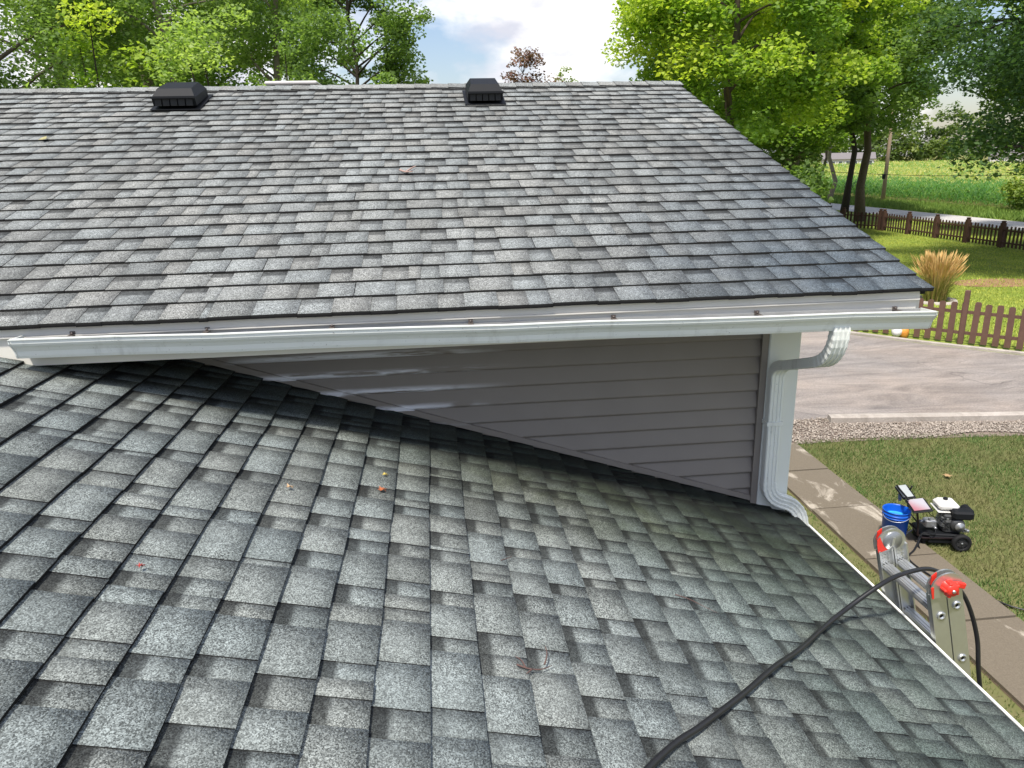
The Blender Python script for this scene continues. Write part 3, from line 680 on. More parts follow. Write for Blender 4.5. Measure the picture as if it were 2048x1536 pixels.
def hinge(yy, sg, knob_out):
    mb = MB(ML); r = .067; cx = .073
    pl = []
    for k in range(15): a = math.pi * k / 14; pl.append((cx + r * 1.06 * math.cos(a), HZ + r * math.sin(a)))
    pl += [(cx - r * 1.06, HZ - .035), (cx - .004, HZ - .050), (cx + .004, HZ - .050), (cx + r * 1.06, HZ - .035)]
    for off, th in ((-.018, .008), (.010, .008)):
        mb.prism([(a, yy + off, b) for a, b in pl], (0, th, 0))
    for j in range(9):
        for lf in (-1, 1):
            mb.box((cx + lf * (.022 + .014 * (j % 3)), yy - sg * .0 + sg * -.0185, HZ - .06 - .017 * (j // 3)), (.006, .005, .006))
    H = mb.build('hinge', M_ALU, ladder)
    m_ = MB(ML); ysg = sg if knob_out else -sg
    if knob_out:
        m_.lathe([(0, -.060), (.024, -.060), (.030, -.050), (.031, -.018), (.034, -.017)], (cx, yy, HZ + .005), 'y', 18); 
        for k in range(5):
            a = k * 1.2566 + .4; m_.box((cx + .030 * math.cos(a), yy - .038, HZ + .005 + .030 * math.sin(a)), (.014, .036, .014), bev=.004)
        m_.box((cx + .048, yy - .030, HZ + .002), (.050, .018, .026), Matrix.Rotation(.5, 3, 'Y'), bev=.004)
        m_.build('lock_knob', M_RED, H)
        m_ = MB(ML); m_.lathe([(0, -.066), (.007, -.066), (.008, -.060)], (cx, yy, HZ + .005), 'y', 8); m_.build('knob_bolt', M_ALU, H)
    else:
        m_.lathe([(0, -.024), (.046, -.024), (.048, -.020), (.048, -.018)], (cx + .006, yy, HZ + .004), 'y', 24); m_.build('hinge_disc', plain('hinge_steel', (.34, .35, .35), .35, .5, .7), H)
        m_ = MB(ML); m_.box((cx + .004, yy - .027, HZ + .004), (.012, .008, .044), Matrix.Rotation(.4, 3, 'Y')); m_.build('hinge_bolt', M_ALU, H)
    # red lock plate rim
    m_ = MB(ML); pr = [(cx - r * 1.10, HZ + .004), (cx - r * 1.04, HZ + .030), (cx - r * .80, HZ + .045), (cx - r * .62, HZ - .010), (cx - r * .3, HZ - .034), (cx - r * 1.10, HZ - .038)] if not knob_out else [(cx - r * 1.10, HZ - .034), (cx - r * 1.10, HZ + .022), (cx - r * .9, HZ + .022), (cx - r * .98, HZ - .034)]
    m_.prism([(a, yy - .022, b) for a, b in pr], (0, .003, 0)); m_.prism([(a, yy + .0, b + .0) for a, b in [(cx - r * .9, HZ + .02), (cx - r * .75, HZ + .06), (cx - r * .4, HZ + .072), (cx - r * .5, HZ + .04)]], (0, .006, 0)); m_.build('lock_plate', M_RED, H)
hinge(YN, -1, True); hinge(YF, 1, False)

# ------------------------------------------------------------------ hose
HR = .0100
def lowp(x, y, h=0.0): return Vector((x, y, zlo(x) + .012 + HR + h))
def low0(p, h=0.0):
    r = ray(p); n_ = np.array([SLO, 0, 1]); q = r * ((KLO - CAMZ + .026 + h) / (n_ @ r)); return Vector((q[0], q[1], q[2] + CAMZ))
hp = [lowp(-.35, .55), lowp(.05, 1.0), lowp(.504, 1.511), lowp(.70, 1.69), lowp(.90, 1.871, .002), lowp(1.10, 2.06, .008)]
def hy(p, Y): return onY(p, Y)
hp += [low0((1600, 1298)), low0((1672, 1234), .02), hy((1770, 1164), 2.58), hy((1830, 1141), 2.65), hy((1868, 1140), 2.69), hy((1904, 1163), 2.70), hy((1934, 1203), 2.69), hy((1954, 1275), 2.66), hy((1959, 1365), 2.62)]
e_ = hp[-1]; hp += [Vector((e_.x + .13, 2.60, e_.z - .5)), Vector((e_.x + .30, 2.58, e_.z - 1.2)), Vector((e_.x + .52, 2.52, .45)), Vector((3.2, 2.4, .05)), Vector((3.9, 2.2, .02)), Vector((5.2, 2.4, .06)), Vector((6.8, 3.2, .02)), Vector((7.2, 4.6, .02))]
g1, g2, g3 = G((2048, 1225)), G((1990, 1206)), G((1925, 1187)); 
for g in (g1, g2, g3): g.z = .03
hp += [Vector((6.5, 5.45, .03)), g1, g2, g3, Vector((5.25, 6.6, .055)), Vector((5.22, 7.0, .055)), Vector((5.42, 7.2, .06)), Vector((5.6, 7.35, .16))]
mb = MB(); mb.tube(smooth_path(hp, 8), HR, 10); hose = mb.build('pressure_hose', M_HOSE)
tag(hose, 'black rubber pressure hose lying on the roof and draped over the ladder', 'hose')

# ------------------------------------------------------------------ bucket
bp = Vector((5.37, 7.54, .035)); bucket = empty('bucket', bp, 'blue plastic bucket standing on the concrete path beside the pressure washer', 'bucket')
MBk = Matrix.Translation(bp)
mb = MB(MBk); mb.lathe([(0, 0), (.125, 0), (.130, .008), (.146, .29), (.154, .292), (.154, .302), (.147, .304), (.148, .322), (.156, .324), (.156, .334), (.149, .336), (.151, .366), (.157, .368), (.157, .376), (.148, .378), (.143, .36), (.130, .10), (.125, .012), (0, .012)], (0, 0, 0), 'z', 36); mb.build('bucket_body', M_BLUE, bucket)
mb = MB(MBk); mb.lathe([(0, .285), (.141, .285)], (0, 0, 0), 'z', 28); mb.build('soapy_water', plain('soapy_water', (.05, .42, .75), .12, .6, 0, .5, 16), bucket)
mb = MB(MBk); hh = []
for k in range(17):
    a = math.pi * k / 16; hh.append(Vector((.157 * math.cos(a) * .93 + .02, -.05 - .115 * math.sin(a) * 1.15, .335 - .05 * math.sin(a))))
Rb = Matrix.Rotation(-.9, 4, 'Z'); mb.tube([Rb @ p for p in hh], .0035, 6); mb.build('bail_handle', plain('steel_wire', (.5, .52, .55), .35, .5, .6), bucket)
d = (Vector((0, 0, 0)) - Vector((bp.x, bp.y, 0))).normalized(); ang = math.atan2(d.y, d.x) + .12
mb = MB(MBk); vs = []
for i in range(7):
    a = ang - .26 + .52 * i / 6
    for z_ in (.105, .125): r_ = .1306 + z_ * .0552 + .0012; vs.append((r_ * math.cos(a), r_ * math.sin(a), z_))
mb.add(vs, [(2 * i, 2 * i + 2, 2 * i + 3, 2 * i + 1) for i in range(6)]); mb.build('print_label', plain('white_print', (.8, .82, .85), .5), bucket)

# ------------------------------------------------------------------ pressure washer
Lw = Vector((.97, -.24, 0)).normalized(); Ww = Vector((Lw.y, -Lw.x, 0)); KS = .87; wp = G((1920, 1103)) - Lw * .25 * KS - Ww * .25 * KS
MW = Matrix(((Lw.x * KS, Ww.x * KS, 0, wp.x), (Lw.y * KS, Ww.y * KS, 0, wp.y), (0, 0, KS, 0), (0, 0, 0, 1)))
PW = empty('pressure_washer', wp, 'black petrol pressure washer with white fuel tank standing on the lawn', 'pressure washer')
def pw(name, mat, fn, parent=PW): m_ = MB(MW); fn(m_); return m_.build(name, mat, parent)
M_STEEL = plain('cast_aluminium', (.36, .37, .38), .4, .5, .7, .2, 30)
M_TUBE = plain('black_tube', (.02, .012, .012), .35, .5, .2)
def fr(m_):
    for y in (-.19, .19):
        m_.tube([(.33, y, .16), (-.22, y, .15), (-.29, y * .95, .19), (-.30, y * .92, .36), (-.335, y * .9, .54), (-.36, y * .9, .61)], .014, 8)
    m_.tube([(-.24, -.19, .155), (-.24, .19, .155)], .013, 8); m_.tube([(.25, -.24, .125), (.25, .24, .125)], .012, 8); m_.tube([(-.30, -.175, .36), (-.30, .175, .36)], .010, 8)
    m_.tube([(-.10, -.19, .155), (-.10, .19, .155)], .013, 8)
pw('frame', M_TUBE, fr)
pw('base_tray', M_BLACK, lambda m_: (m_.box((.02, 0, .185), (.52, .36, .045), bev=.015), m_.box((-.10, .0, .12), (.26, .34, .09), bev=.02), m_.box((-.18, .0, .05), (.05, .32, .10), bev=.01)))
pw('decal', plain('white_decal', (.75, .75, .75), .5), lambda m_: m_.box((-.17, .172, .185), (.07, .004, .018)))
for y in (-.25, .25):
    t = pw('wheel', plain('tyre_rubber', (.012, .012, .013), .75, .3) if y < 0 else bpy.data.materials['tyre_rubber'], lambda m_: m_.lathe([(.075, -.032), (.105, -.036), (.120, -.026), (.126, -.008), (.126, .008), (.120, .026), (.105, .036), (.075, .032), (.070, .0), (.075, -.032)], (.25, y, .126), 'y', 28))
    pw('rim', plain('dark_rim', (.03, .03, .032), .45) if y < 0 else bpy.data.materials['dark_rim'], lambda m_: (m_.lathe([(0, -.018), (.03, -.02), (.045, -.01), (.074, -.024), (.076, .024), (.045, .012), (.03, .02), (0, .018)], (.25, y, .126), 'y', 20), [m_.box((.25 + .055 * math.cos(a), y + .018, .126 + .055 * math.sin(a)), (.03, .012, .010), Matrix.Rotation(-a, 3, 'Y')) for a in (0, 1.257, 2.513, 3.77, 5.027)]), t)
    pw('hub', M_STEEL, lambda m_: m_.lathe([(0, .030), (.010, .030), (.013, .024), (.013, -.03)], (.25, y, .126), 'y', 10), t)
# console on the handle
Rc = Matrix.Rotation(-.18, 3, 'Y') @ Matrix.Rotation(-.12, 3, 'X')
con = pw('console', M_BLACK, lambda m_: (m_.box((-.375, -.19, .645), (.17, .34, .022), Rc, bev=.008), m_.box((-.33, .19, .625), (.25, .32, .024), Rc, bev=.01), m_.tube([(-.44, -.33, .680), (-.45, -.2, .685), (-.45, .0, .685), (-.44, .12, .680)], .013, 8)))
pw('console_plate', plain('pale_console', (.40, .43, .43), .4), lambda m_: (m_.box((-.385, -.19, .663), (.135, .30, .008), Rc, bev=.003), m_.tube([(-.33, -.02, .610), (-.31, .04, .570)], .03, 8)), con)
def lab(m_): m_.box((-.337, .19, .643), (.20, .265, .006), Rc)
lm = Mat('console_label', .4); lx = lm.noise(1.0, 2, .5, lm.mapped((3, 3, 30))); lm.col(lm.mix(lm.mrange(lm.xyz()[2], .535, .575), (.38, .14, .17), (.42, .40, .44)))
pw('instruction_label', lm.m, lab, con)
pw('gun_hook', M_BLACK, lambda m_: m_.tube([(-.33, -.20, .650), (-.30, -.20, .710), (-.29, -.2, .740)], .012, 8), con)
pw('nozzle_holder', plain('blue_grey_plastic', (.20, .27, .45), .4), lambda m_: m_.lathe([(0, -.09), (.020, -.09), (.026, -.06), (.030, 0), (.022, .02), (0, .02)], (-.40, -.27, .570), 'z', 12), con)
# engine
eng = pw('engine', plain('engine_dark', (.06, .062, .065), .45, .5, .4, .4, 30), lambda m_: (m_.box((.17, .02, .30), (.24, .24, .20), bev=.03), m_.box((.15, .02, .43), (.20, .20, .07), bev=.02), m_.lathe([(0, .03), (.085, .03), (.095, .0), (.095, -.03)], (.21, .15, .34), 'y', 20)))
pw('fuel_tank', plain('white_tank', (.66, .65, .62), .35), lambda m_: (m_.box((.12, -.06, .55), (.27, .27, .10), bev=.035), m_.box((.12, -.06, .487), (.29, .29, .014), bev=.006)), eng)
pw('fuel_cap', M_BLACK, lambda m_: m_.lathe([(0, .03), (.028, .03), (.03, .025), (.03, 0)], (.12, -.10, .597), 'z', 14), eng)
pw('air_filter', M_BLACK, lambda m_: (m_.box((.26, .11, .49), (.26, .18, .12), bev=.025), m_.box((.38, -.02, .46), (.11, .22, .16), bev=.03)), eng)
pw('recoil_starter', M_STEEL, lambda m_: (m_.lathe([(0, .050), (.018, .050), (.022, .043), (.040, .043), (.044, .035), (.060, .035), (.064, .02)], (.23, .165, .33), 'y', 22)), eng)
pw('muffler', M_STEEL, lambda m_: (m_.box((.33, .12, .25), (.10, .06, .04), bev=.01), m_.tube([(.29, .14, .30), (.33, .16, .27)], .014, 8)), eng)
pw('pump', M_STEEL, lambda m_: (m_.box((-.09, .02, .30), (.16, .13, .12), bev=.02), m_.tube([(-.17, .02, .32), (-.23, .05, .33)], .022, 10), m_.tube([(-.12, .06, .36), (-.12, .08, .40)], .015, 8), m_.tube([(-.05, .09, .27), (-.05, .14, .27)], .018, 8)))
for k in range(6): pw('cooling_fin', M_STEEL, lambda m_, k=k: m_.box((.04 + .002 * k, .02, .30 + k * .022), (.05, .20, .006)), eng)
pw('fuel_line', M_BLACK, lambda m_: m_.tube(smooth_path([Vector((.02, .10, .49)), Vector((-.02, .15, .42)), Vector((.04, .17, .36)), Vector((.10, .16, .30))], 5), .006, 6), eng)
pw('throttle_lever', M_STEEL, lambda m_: (m_.tube([(.10, .16, .40), (.06, .19, .44)], .005, 6), m_.box((.06, .19, .445), (.025, .01, .02))), eng)
pw('side_skirt', M_BLACK, lambda m_: (m_.box((.03, .175, .125), (.34, .02, .10), bev=.008), m_.box((-.02, .0, .09), (.20, .33, .07), bev=.02)))
pw('high_pressure_line', M_BLACK, lambda m_: m_.tube(smooth_path([Vector((-.05, .14, .27)), Vector((-.10, .22, .22)), Vector((-.22, .21, .24)), Vector((-.30, .24, .14)), Vector((-.28, .30, .03))], 6), .009, 7))
pw('cable', M_BLACK, lambda m_: m_.tube(smooth_path([Vector((-.34, .10, .61)), Vector((-.22, .13, .55)), Vector((-.10, .12, .44)), Vector((.06, .14, .42))], 6), .005, 6))
# spray wand resting on the frame
wa, wb = G((1800, 1083)) + Vector((0, 0, .06)), onY((1838, 1052), 7.55)
mb = MB(); mb.tube([wa, wb], .009, 8); W_ = mb.build('spray_wand', plain('wand_grey', (.22, .22, .22), .4, .5, .5)); tag(W_, 'thin grey spray wand propped between bucket and pressure washer', 'wand')
mb = MB(); mb.tube([wb, wb + (wb - wa).normalized() * .10], .013, 8); mb.build('grip', M_BLACK, W_)

# ------------------------------------------------------------------ picket fences
def picket_mesh(mat, wdt, h, th, org=(0, 0, 0)):
    mb = MB(); w2 = wdt / 2; poly = [(-w2, 0, .05), (w2, 0, .05), (w2, 0, h - .03), (w2 * .55, 0, h), (-w2 * .55, 0, h), (-w2, 0, h - .03)]
    mb.prism(poly, (0, th, 0)); return mb
def fence(name, label, pts, pw_, gap, h, post_every, post_h, post_w, mat, rails=(.32, .78), face=-1, pattern_gap=None, finial=False):
    F = empty(name, (pts[0][0], pts[0][1], 0), label, 'fence'); proto = None; pproto = None
    for (x0, y0), (x1, y1) in zip(pts[:-1], pts[1:]):
        a = Vector((x0, y0, 0)); b = Vector((x1, y1, 0)); d = (b - a); ln = d.length; d.normalize(); ang = math.atan2(d.y, d.x); nrm = Vector((-d.y, d.x, 0))
        for rh in rails:
            m_ = MB(); m_.box((a + b) / 2 + nrm * .045 + Vector((0, 0, h * rh)), (ln, .04, .075), Matrix.Rotation(ang, 3, 'Z')); m_.build('rail', mat, F)
        s = 0.0
        while s < ln:
            p = a + d * s - nrm * .005
            if proto is None: proto = picket_mesh(mat, pw_, h, .02).build('picket', mat, F, Vector((0, 0, 0))); proto.location = p - worg(F); o = proto
            else: o = copy_part(proto, F, p)
            o.rotation_euler = (random.uniform(-.012, .012), random.uniform(-.025, .025), ang); o.scale = (1, 1, random.uniform(.98, 1.02))
            s += pw_ + gap
        s = 0.0
        while s <= ln + .01:
            p = a + d * s + nrm * .03
            if pproto is None:
                m_ = MB(); m_.box((0, 0, post_h / 2), (post_w, post_w, post_h), bev=.01)
                if finial: m_.box((0, 0, post_h + .02), (post_w * .62, post_w * .62, .05)); m_.box((0, 0, post_h + .075), (post_w * .9, post_w * .9, .06), bev=.025)
                pproto = m_.build('post', mat, F, Vector((0, 0, 0))); pproto.location = p - worg(F); o = pproto
            else: o = copy_part(pproto, F, p)
            o.rotation_euler = (0, 0, ang); s += post_every
    return F
nf_a, nf_b = Vector((11.35, 17.78)), Vector((14.6, 14.25))
dn = (nf_b - nf_a).normalized(); tall = Vector((12.58, 16.35)); t0 = (tall - nf_a).dot(dn)
fence('picket_fence', 'near brown picket fence beside the driveway', [tuple(nf_a - dn * (2.36 - t0 % 2.36)), tuple(nf_a + dn * 7.5)], .135, .108, 1.04, 2.43, 1.32, .11, M_FENCE, (.27, .76))
fence('picket_fence', 'far dark brown picket fence along the road at the end of the lawn', [(27.5, 24.0), (27.3, 43.6), (25.6, 46.6), (23.2, 50.5)], .115, .125, 1.05, 2.4, 1.18, .20, M_FENCE_D, (.25, .80), finial=True)
# pale and orange ornament at the foot of the near fence
oc = G((1798, 675)); orn = empty('garden_ornament', oc, 'small white and orange garden ornament at the foot of the near picket fence', 'ornament')
mb = MB(Matrix.Translation(oc)); mb.lathe([(0, 0), (.07, .01), (.12, .08), (.13, .16), (.09, .24), (0, .27)], (-.08, .0, .03), 'z', 12); mb.build('white_body', plain('white_ceramic', (.8, .78, .75), .4), orn)
mb = MB(Matrix.Translation(oc)); mb.lathe([(0, 0), (.08, .01), (.10, .07), (.115, .15), (.10, .22), (.04, .29), (0, .30)], (.10, -.03, .0), 'z', 10); mb.build('orange_body', plain('orange_ceramic', (.72, .30, .05), .5, .4, 0, .4, 12), orn)

# plume grass clump
def plume():
    c = G((1868, 603)); P = empty('ornamental_grass', c, 'clump of tall ornamental grass with golden plumes on the far lawn', 'plant')
    N = 900; V = []; T = []; F = []
    r = np.random.default_rng(5)
    def blade_set(N, h0, h1, spread, wd):
        V = []; F = []; T = []
        for i in range(N):
            a = r.uniform(0, 6.28); b0 = r.uniform(0, .30); ln = r.uniform(h0, h1); ou = r.uniform(.05, spread); base = np.array([c.x + b0 * math.cos(a), c.y + b0 * math.sin(a), 0]); dr = np.array([math.cos(a), math.sin(a), 0]); sd = np.array([-dr[1], dr[0], 0]) * wd; t_ = r.random()
            sd = np.array([math.cos(a * 7), math.sin(a * 7), 0]) * wd; k = len(V)
            for t, wv in ((0, 1), (.4, .9), (.75, .6), (1, .1)):
                p = base + dr * ou * t ** 1.8 + np.array([0, 0, ln * t * (1 - .12 * t * ou)]); V += [p - sd * wv, p + sd * wv]; T += [t_, t_]
            F += [(k + 2 * j, k + 2 * j + 1, k + 2 * j + 3, k + 2 * j + 2) for j in range(3)]
        return V, F, T
    V, F, T = blade_set(700, .5, 1.1, .7, .007); me = fast_mesh('blades', np.array(V) - np.array(tuple(c)), F, [blade_mat('plume_blade', (.12, .17, .03), (.30, .32, .06), (.36, .30, .09))], {'tone': T}); link('blades', me, P, c)
    V, F, T = blade_set(420, 1.0, 1.62, .62, .006); pl = []
    me = fast_mesh('stalks', np.array(V) - np.array(tuple(c)), F, [blade_mat('plume_stalk', (.42, .28, .10), (.58, .40, .16), (.55, .38, .15))], {'tone': T}); link('stalks', me, P, c)
    V2 = []; F2 = []; T2 = []
    for i in range(0, len(V), 8):
        tip = (np.array(V[i + 6]) + np.array(V[i + 7])) / 2; prev = (np.array(V[i + 4]) + np.array(V[i + 5])) / 2; t_ = r.random(); d = (tip - prev); d = d / np.linalg.norm(d)
        for k in range(2):
            a = r.uniform(0, 6.28); sd = np.array([math.cos(a), math.sin(a), 0]) * .022; b = len(V2); V2 += [tip - d * .30, tip - d * .14 + sd, tip + d * .06, tip - d * .14 - sd]; F2.append((b, b + 1, b + 2, b + 3)); T2 += [t_] * 4
    me = fast_mesh('plumes', np.array(V2) - np.array(tuple(c)), F2, [blade_mat('plume_head', (.55, .36, .13), (.74, .52, .22), (.70, .46, .18))], {'tone': T2}); link('plumes', me, P, c)
    # pale stone ring at its foot
    mb = MB(); mb.lathe([(.50, 0), (.52, .07), (.62, .09), (.66, .0)], c + Vector((0, 0, 0)), 'z', 20); mb.build('stone_ring', M_KERB, P)
plume()

# ------------------------------------------------------------------ trees
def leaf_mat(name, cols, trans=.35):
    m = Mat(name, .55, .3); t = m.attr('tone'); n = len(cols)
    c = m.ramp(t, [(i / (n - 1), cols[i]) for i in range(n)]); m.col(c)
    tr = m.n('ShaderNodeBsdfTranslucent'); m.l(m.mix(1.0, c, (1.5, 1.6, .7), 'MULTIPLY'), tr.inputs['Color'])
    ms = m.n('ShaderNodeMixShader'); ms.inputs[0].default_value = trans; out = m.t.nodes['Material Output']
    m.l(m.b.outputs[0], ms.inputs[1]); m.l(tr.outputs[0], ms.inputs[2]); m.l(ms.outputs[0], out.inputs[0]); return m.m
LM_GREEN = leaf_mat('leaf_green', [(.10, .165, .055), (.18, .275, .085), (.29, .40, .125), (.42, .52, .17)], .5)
LM_YELLOW = leaf_mat('leaf_maple', [(.10, .18, .045), (.20, .32, .06), (.40, .50, .08), (.60, .65, .10)], .5)
LM_DARK = leaf_mat('leaf_dark', [(.05, .10, .045), (.085, .155, .065), (.145, .23, .085), (.25, .34, .12)], .45)
LM_PURPLE = leaf_mat('leaf_purple', [(.10, .055, .055), (.19, .11, .10), (.28, .17, .14)], .35)
LM_PALE = leaf_mat('leaf_pale', [(.10, .16, .04), (.22, .30, .07), (.38, .44, .12)], .4)
M_BARK = plain('bark', (.115, .092, .070), .95, .15, 0, .45, 9); M_BARK_D = plain('bark_dark', (.050, .042, .034), .95, .15, 0, .45, 9); M_BARK_L = plain('bark_light', (.22, .19, .145), .95, .15, 0, .4, 9)
def crown_mesh(c, clumps, n, ls, mat, rng, droop=.25, org=None, ton=(.0, 1.0)):
    """clumps: list of (pos, radius, tone); leaves are kite quads scattered through each clump"""
    C = np.array([k[0] for k in clumps]); Rr = np.array([k[1] for k in clumps]); Tn = np.array([k[2] for k in clumps])
    wts = Rr ** 2; idx = rng.choice(len(clumps), n, p=wts / wts.sum())
    d = rng.normal(0, 1, (n, 3)); d /= np.linalg.norm(d, axis=1)[:, None]; rr = rng.random(n) ** .45
    d *= rr[:, None] * Rr[idx][:, None] * np.array([1, 1, .62]); d[:, 2] -= droop * Rr[idx] * (d[:, 0] ** 2 + d[:, 1] ** 2) / (Rr[idx] ** 2 + 1e-6)
    P = C[idx] + d
    nrm = rng.normal(0, .55, (n, 3)); nrm[:, 2] += 1.0; nrm /= np.linalg.norm(nrm, axis=1)[:, None]
    a = rng.normal(0, 1, (n, 3)); a -= nrm * (a * nrm).sum(1)[:, None]; a /= np.linalg.norm(a, axis=1)[:, None]; b = np.cross(nrm, a)
    s = .88 * ls * rng.uniform(.6, 1.35, n)[:, None]
    V = np.stack([P - a * s * .5, P + b * s * .42 + nrm * s * .08 , P + a * s * .55 - nrm * s * .12, P - b * s * .42 + nrm * s * .08], 1).reshape(-1, 3)
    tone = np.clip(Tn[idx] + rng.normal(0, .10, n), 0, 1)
    return fast_mesh('crown', V - np.array(tuple(org)), np.arange(4 * n).reshape(-1, 4), [mat], {'tone': np.repeat(tone, 4)})
def tree(name, label, base, H, cz, rx, rz, n, ls, lmat, bark, tr, seed, group=None, clumps=60, crad=.26, fork=None, lean=(0, 0), shell=.5, tone=(.15, .95), nl=16, parts=True):
    rng = np.random.default_rng(seed); base = Vector((base[0], base[1], 0)); T = empty(name, base, label, 'tree', group)
    top = base + Vector((lean[0], lean[1], H * .86)); P = [base + Vector((0, 0, -.1))]
    for k in range(1, 9):
        t = k / 8; P.append(base.lerp(top, t) + Vector((rng.normal(0, .012) * H * (1 - t) * 1.2, rng.normal(0, .012) * H, 0)))
    mb = MB(); mb.tube(P, [tr * 1.35] + [tr * (1 - .80 * (k / 8)) for k in range(1, 9)], 9)
    cc = np.array([base.x + lean[0] * .6, base.y + lean[1] * .6, cz]); cl = []
    for k in range(clumps):
        d = rng.normal(0, 1, 3); d /= np.linalg.norm(d); r_ = shell + (1 - shell) * rng.random() ** .5
        wz = 1.0
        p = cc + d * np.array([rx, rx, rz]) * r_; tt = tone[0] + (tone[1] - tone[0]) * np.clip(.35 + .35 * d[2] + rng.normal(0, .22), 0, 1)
        cl.append((p, rx * crad * rng.uniform(.6, 1.5), tt))
    pick = rng.choice(len(cl), min(nl, len(cl)), replace=False)
    for i in pick:
        q = Vector(tuple(cl[i][0])); hz = max(.0, min(.98, (q.z - rng.uniform(.15, .45) * rx - base.z) / (H * .86))); j = hz * 8; k0 = int(j); st = P[min(k0, 7)].lerp(P[min(k0 + 1, 8)], j - k0)
        m1 = st.lerp(q, .5) + Vector((rng.normal(0, .08) * rx, rng.normal(0, .08) * rx, .12 * (q - st).length)); r0 = tr * (1 - .8 * hz) * .5 + .01
        mb.tube(smooth_path([st, m1, q], 4), [r0 * (1 - .8 * k / 8) for k in range(9)], 6, cap=False)
    mb.build('trunk', bark, T, base)
    o = link('crown', crown_mesh(cc, cl, n, ls, lmat, rng, org=base), T, base)
    return T
def px_base(px, Y, py=150): p = onY((px, py), Y); return (p.x, p.y)
LG = 'trees behind the house'
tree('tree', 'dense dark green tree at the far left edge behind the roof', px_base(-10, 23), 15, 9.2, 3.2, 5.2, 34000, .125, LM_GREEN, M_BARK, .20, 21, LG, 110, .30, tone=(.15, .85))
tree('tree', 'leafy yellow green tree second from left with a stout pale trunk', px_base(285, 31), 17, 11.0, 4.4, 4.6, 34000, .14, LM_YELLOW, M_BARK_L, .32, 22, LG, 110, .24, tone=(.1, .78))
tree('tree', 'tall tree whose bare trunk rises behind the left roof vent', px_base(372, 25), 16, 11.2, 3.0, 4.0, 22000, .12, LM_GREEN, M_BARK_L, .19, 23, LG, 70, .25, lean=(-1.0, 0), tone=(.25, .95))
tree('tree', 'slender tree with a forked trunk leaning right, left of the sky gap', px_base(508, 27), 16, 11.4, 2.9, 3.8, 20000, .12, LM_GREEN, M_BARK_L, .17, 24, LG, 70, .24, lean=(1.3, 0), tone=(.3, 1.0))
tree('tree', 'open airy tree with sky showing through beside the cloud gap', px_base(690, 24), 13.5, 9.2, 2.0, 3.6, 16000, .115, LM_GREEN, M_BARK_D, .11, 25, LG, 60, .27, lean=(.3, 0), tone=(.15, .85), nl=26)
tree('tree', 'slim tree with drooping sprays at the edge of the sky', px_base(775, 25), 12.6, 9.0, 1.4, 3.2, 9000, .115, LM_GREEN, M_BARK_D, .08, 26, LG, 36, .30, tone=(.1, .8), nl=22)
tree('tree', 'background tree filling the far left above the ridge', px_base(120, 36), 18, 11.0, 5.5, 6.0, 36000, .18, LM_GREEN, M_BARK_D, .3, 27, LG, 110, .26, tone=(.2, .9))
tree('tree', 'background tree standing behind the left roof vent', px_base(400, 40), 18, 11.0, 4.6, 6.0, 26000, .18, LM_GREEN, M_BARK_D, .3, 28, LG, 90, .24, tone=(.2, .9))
tree('tree', 'background tree with thin foliage between the forked trunk and the airy tree', px_base(580, 42), 17, 10.0, 3.4, 5.0, 12000, .22, LM_GREEN, M_BARK_D, .22, 29, LG, 50, .24, tone=(.2, .9))
def bush(name, label, px, Y, ztop, rx, n, ls, mat, seed, group, tone=(.2, .9), base=None, rz=None):
    b = base or px_base(px, Y); rng = np.random.default_rng(seed); B = Vector((b[0], b[1], 0)); T = empty(name, B, label, 'shrub', group); cl = []; rz = rz or ztop * .55; mb = MB()
    for k in range(45):
        d = rng.normal(0, 1, 3); d /= np.linalg.norm(d); r_ = .35 + .65 * rng.random() ** .5; p = np.array([b[0], b[1], ztop - rz]) + d * np.array([rx, rx, rz]) * r_; p[2] = max(p[2], .3)
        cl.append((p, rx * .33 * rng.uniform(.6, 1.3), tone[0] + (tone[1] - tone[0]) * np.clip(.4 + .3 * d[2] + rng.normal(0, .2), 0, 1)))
        if k % 3 == 0: q = Vector(tuple(p)); mb.tube(smooth_path([B + Vector((rng.normal(0, .1), rng.normal(0, .1), -.05)), B.lerp(q, .5) + Vector((0, 0, q.z * .15)), q], 4), [.05 * (1 - .8 * j / 8) for j in range(9)], 5, cap=False)
    mb.build('stem', M_BARK_D, T, B); link('crown', crown_mesh(None, cl, n, ls, mat, rng, org=B), T, B); return T
BG = 'shrubs showing above the ridge'
bush('bush', 'yellowish shrub top above the ridge at left, before the pale trunk', 190, 22, 8.6, 2.4, 12000, .15, LM_YELLOW, 41, BG, (.1, .75))
bush('bush', 'bright green shrub top just right of the left roof vent', 445, 21, 8.5, 2.0, 11000, .115, LM_GREEN, 42, BG, (.4, 1.0))
bush('bush', 'green shrub top behind the pale metal vent cap', 570, 22, 8.5, 1.6, 9000, .115, LM_GREEN, 43, BG, (.2, .95))
bush('bush', 'vivid yellow green shrub low beside the pale vent cap', 672, 20.5, 7.45, 1.0, 4500, .12, LM_YELLOW, 44, BG, (.45, 1.0))
bush('bush', 'shaded shrub top above the ridge between the vent and left edge', 40, 20.5, 8.2, 2.2, 10000, .15, LM_GREEN, 45, BG, (.0, .7))
bush('bush', 'dark green shrub under the airy tree', 765, 22.5, 7.5, 1.0, 4500, .12, LM_GREEN, 46, BG, (.1, .7))
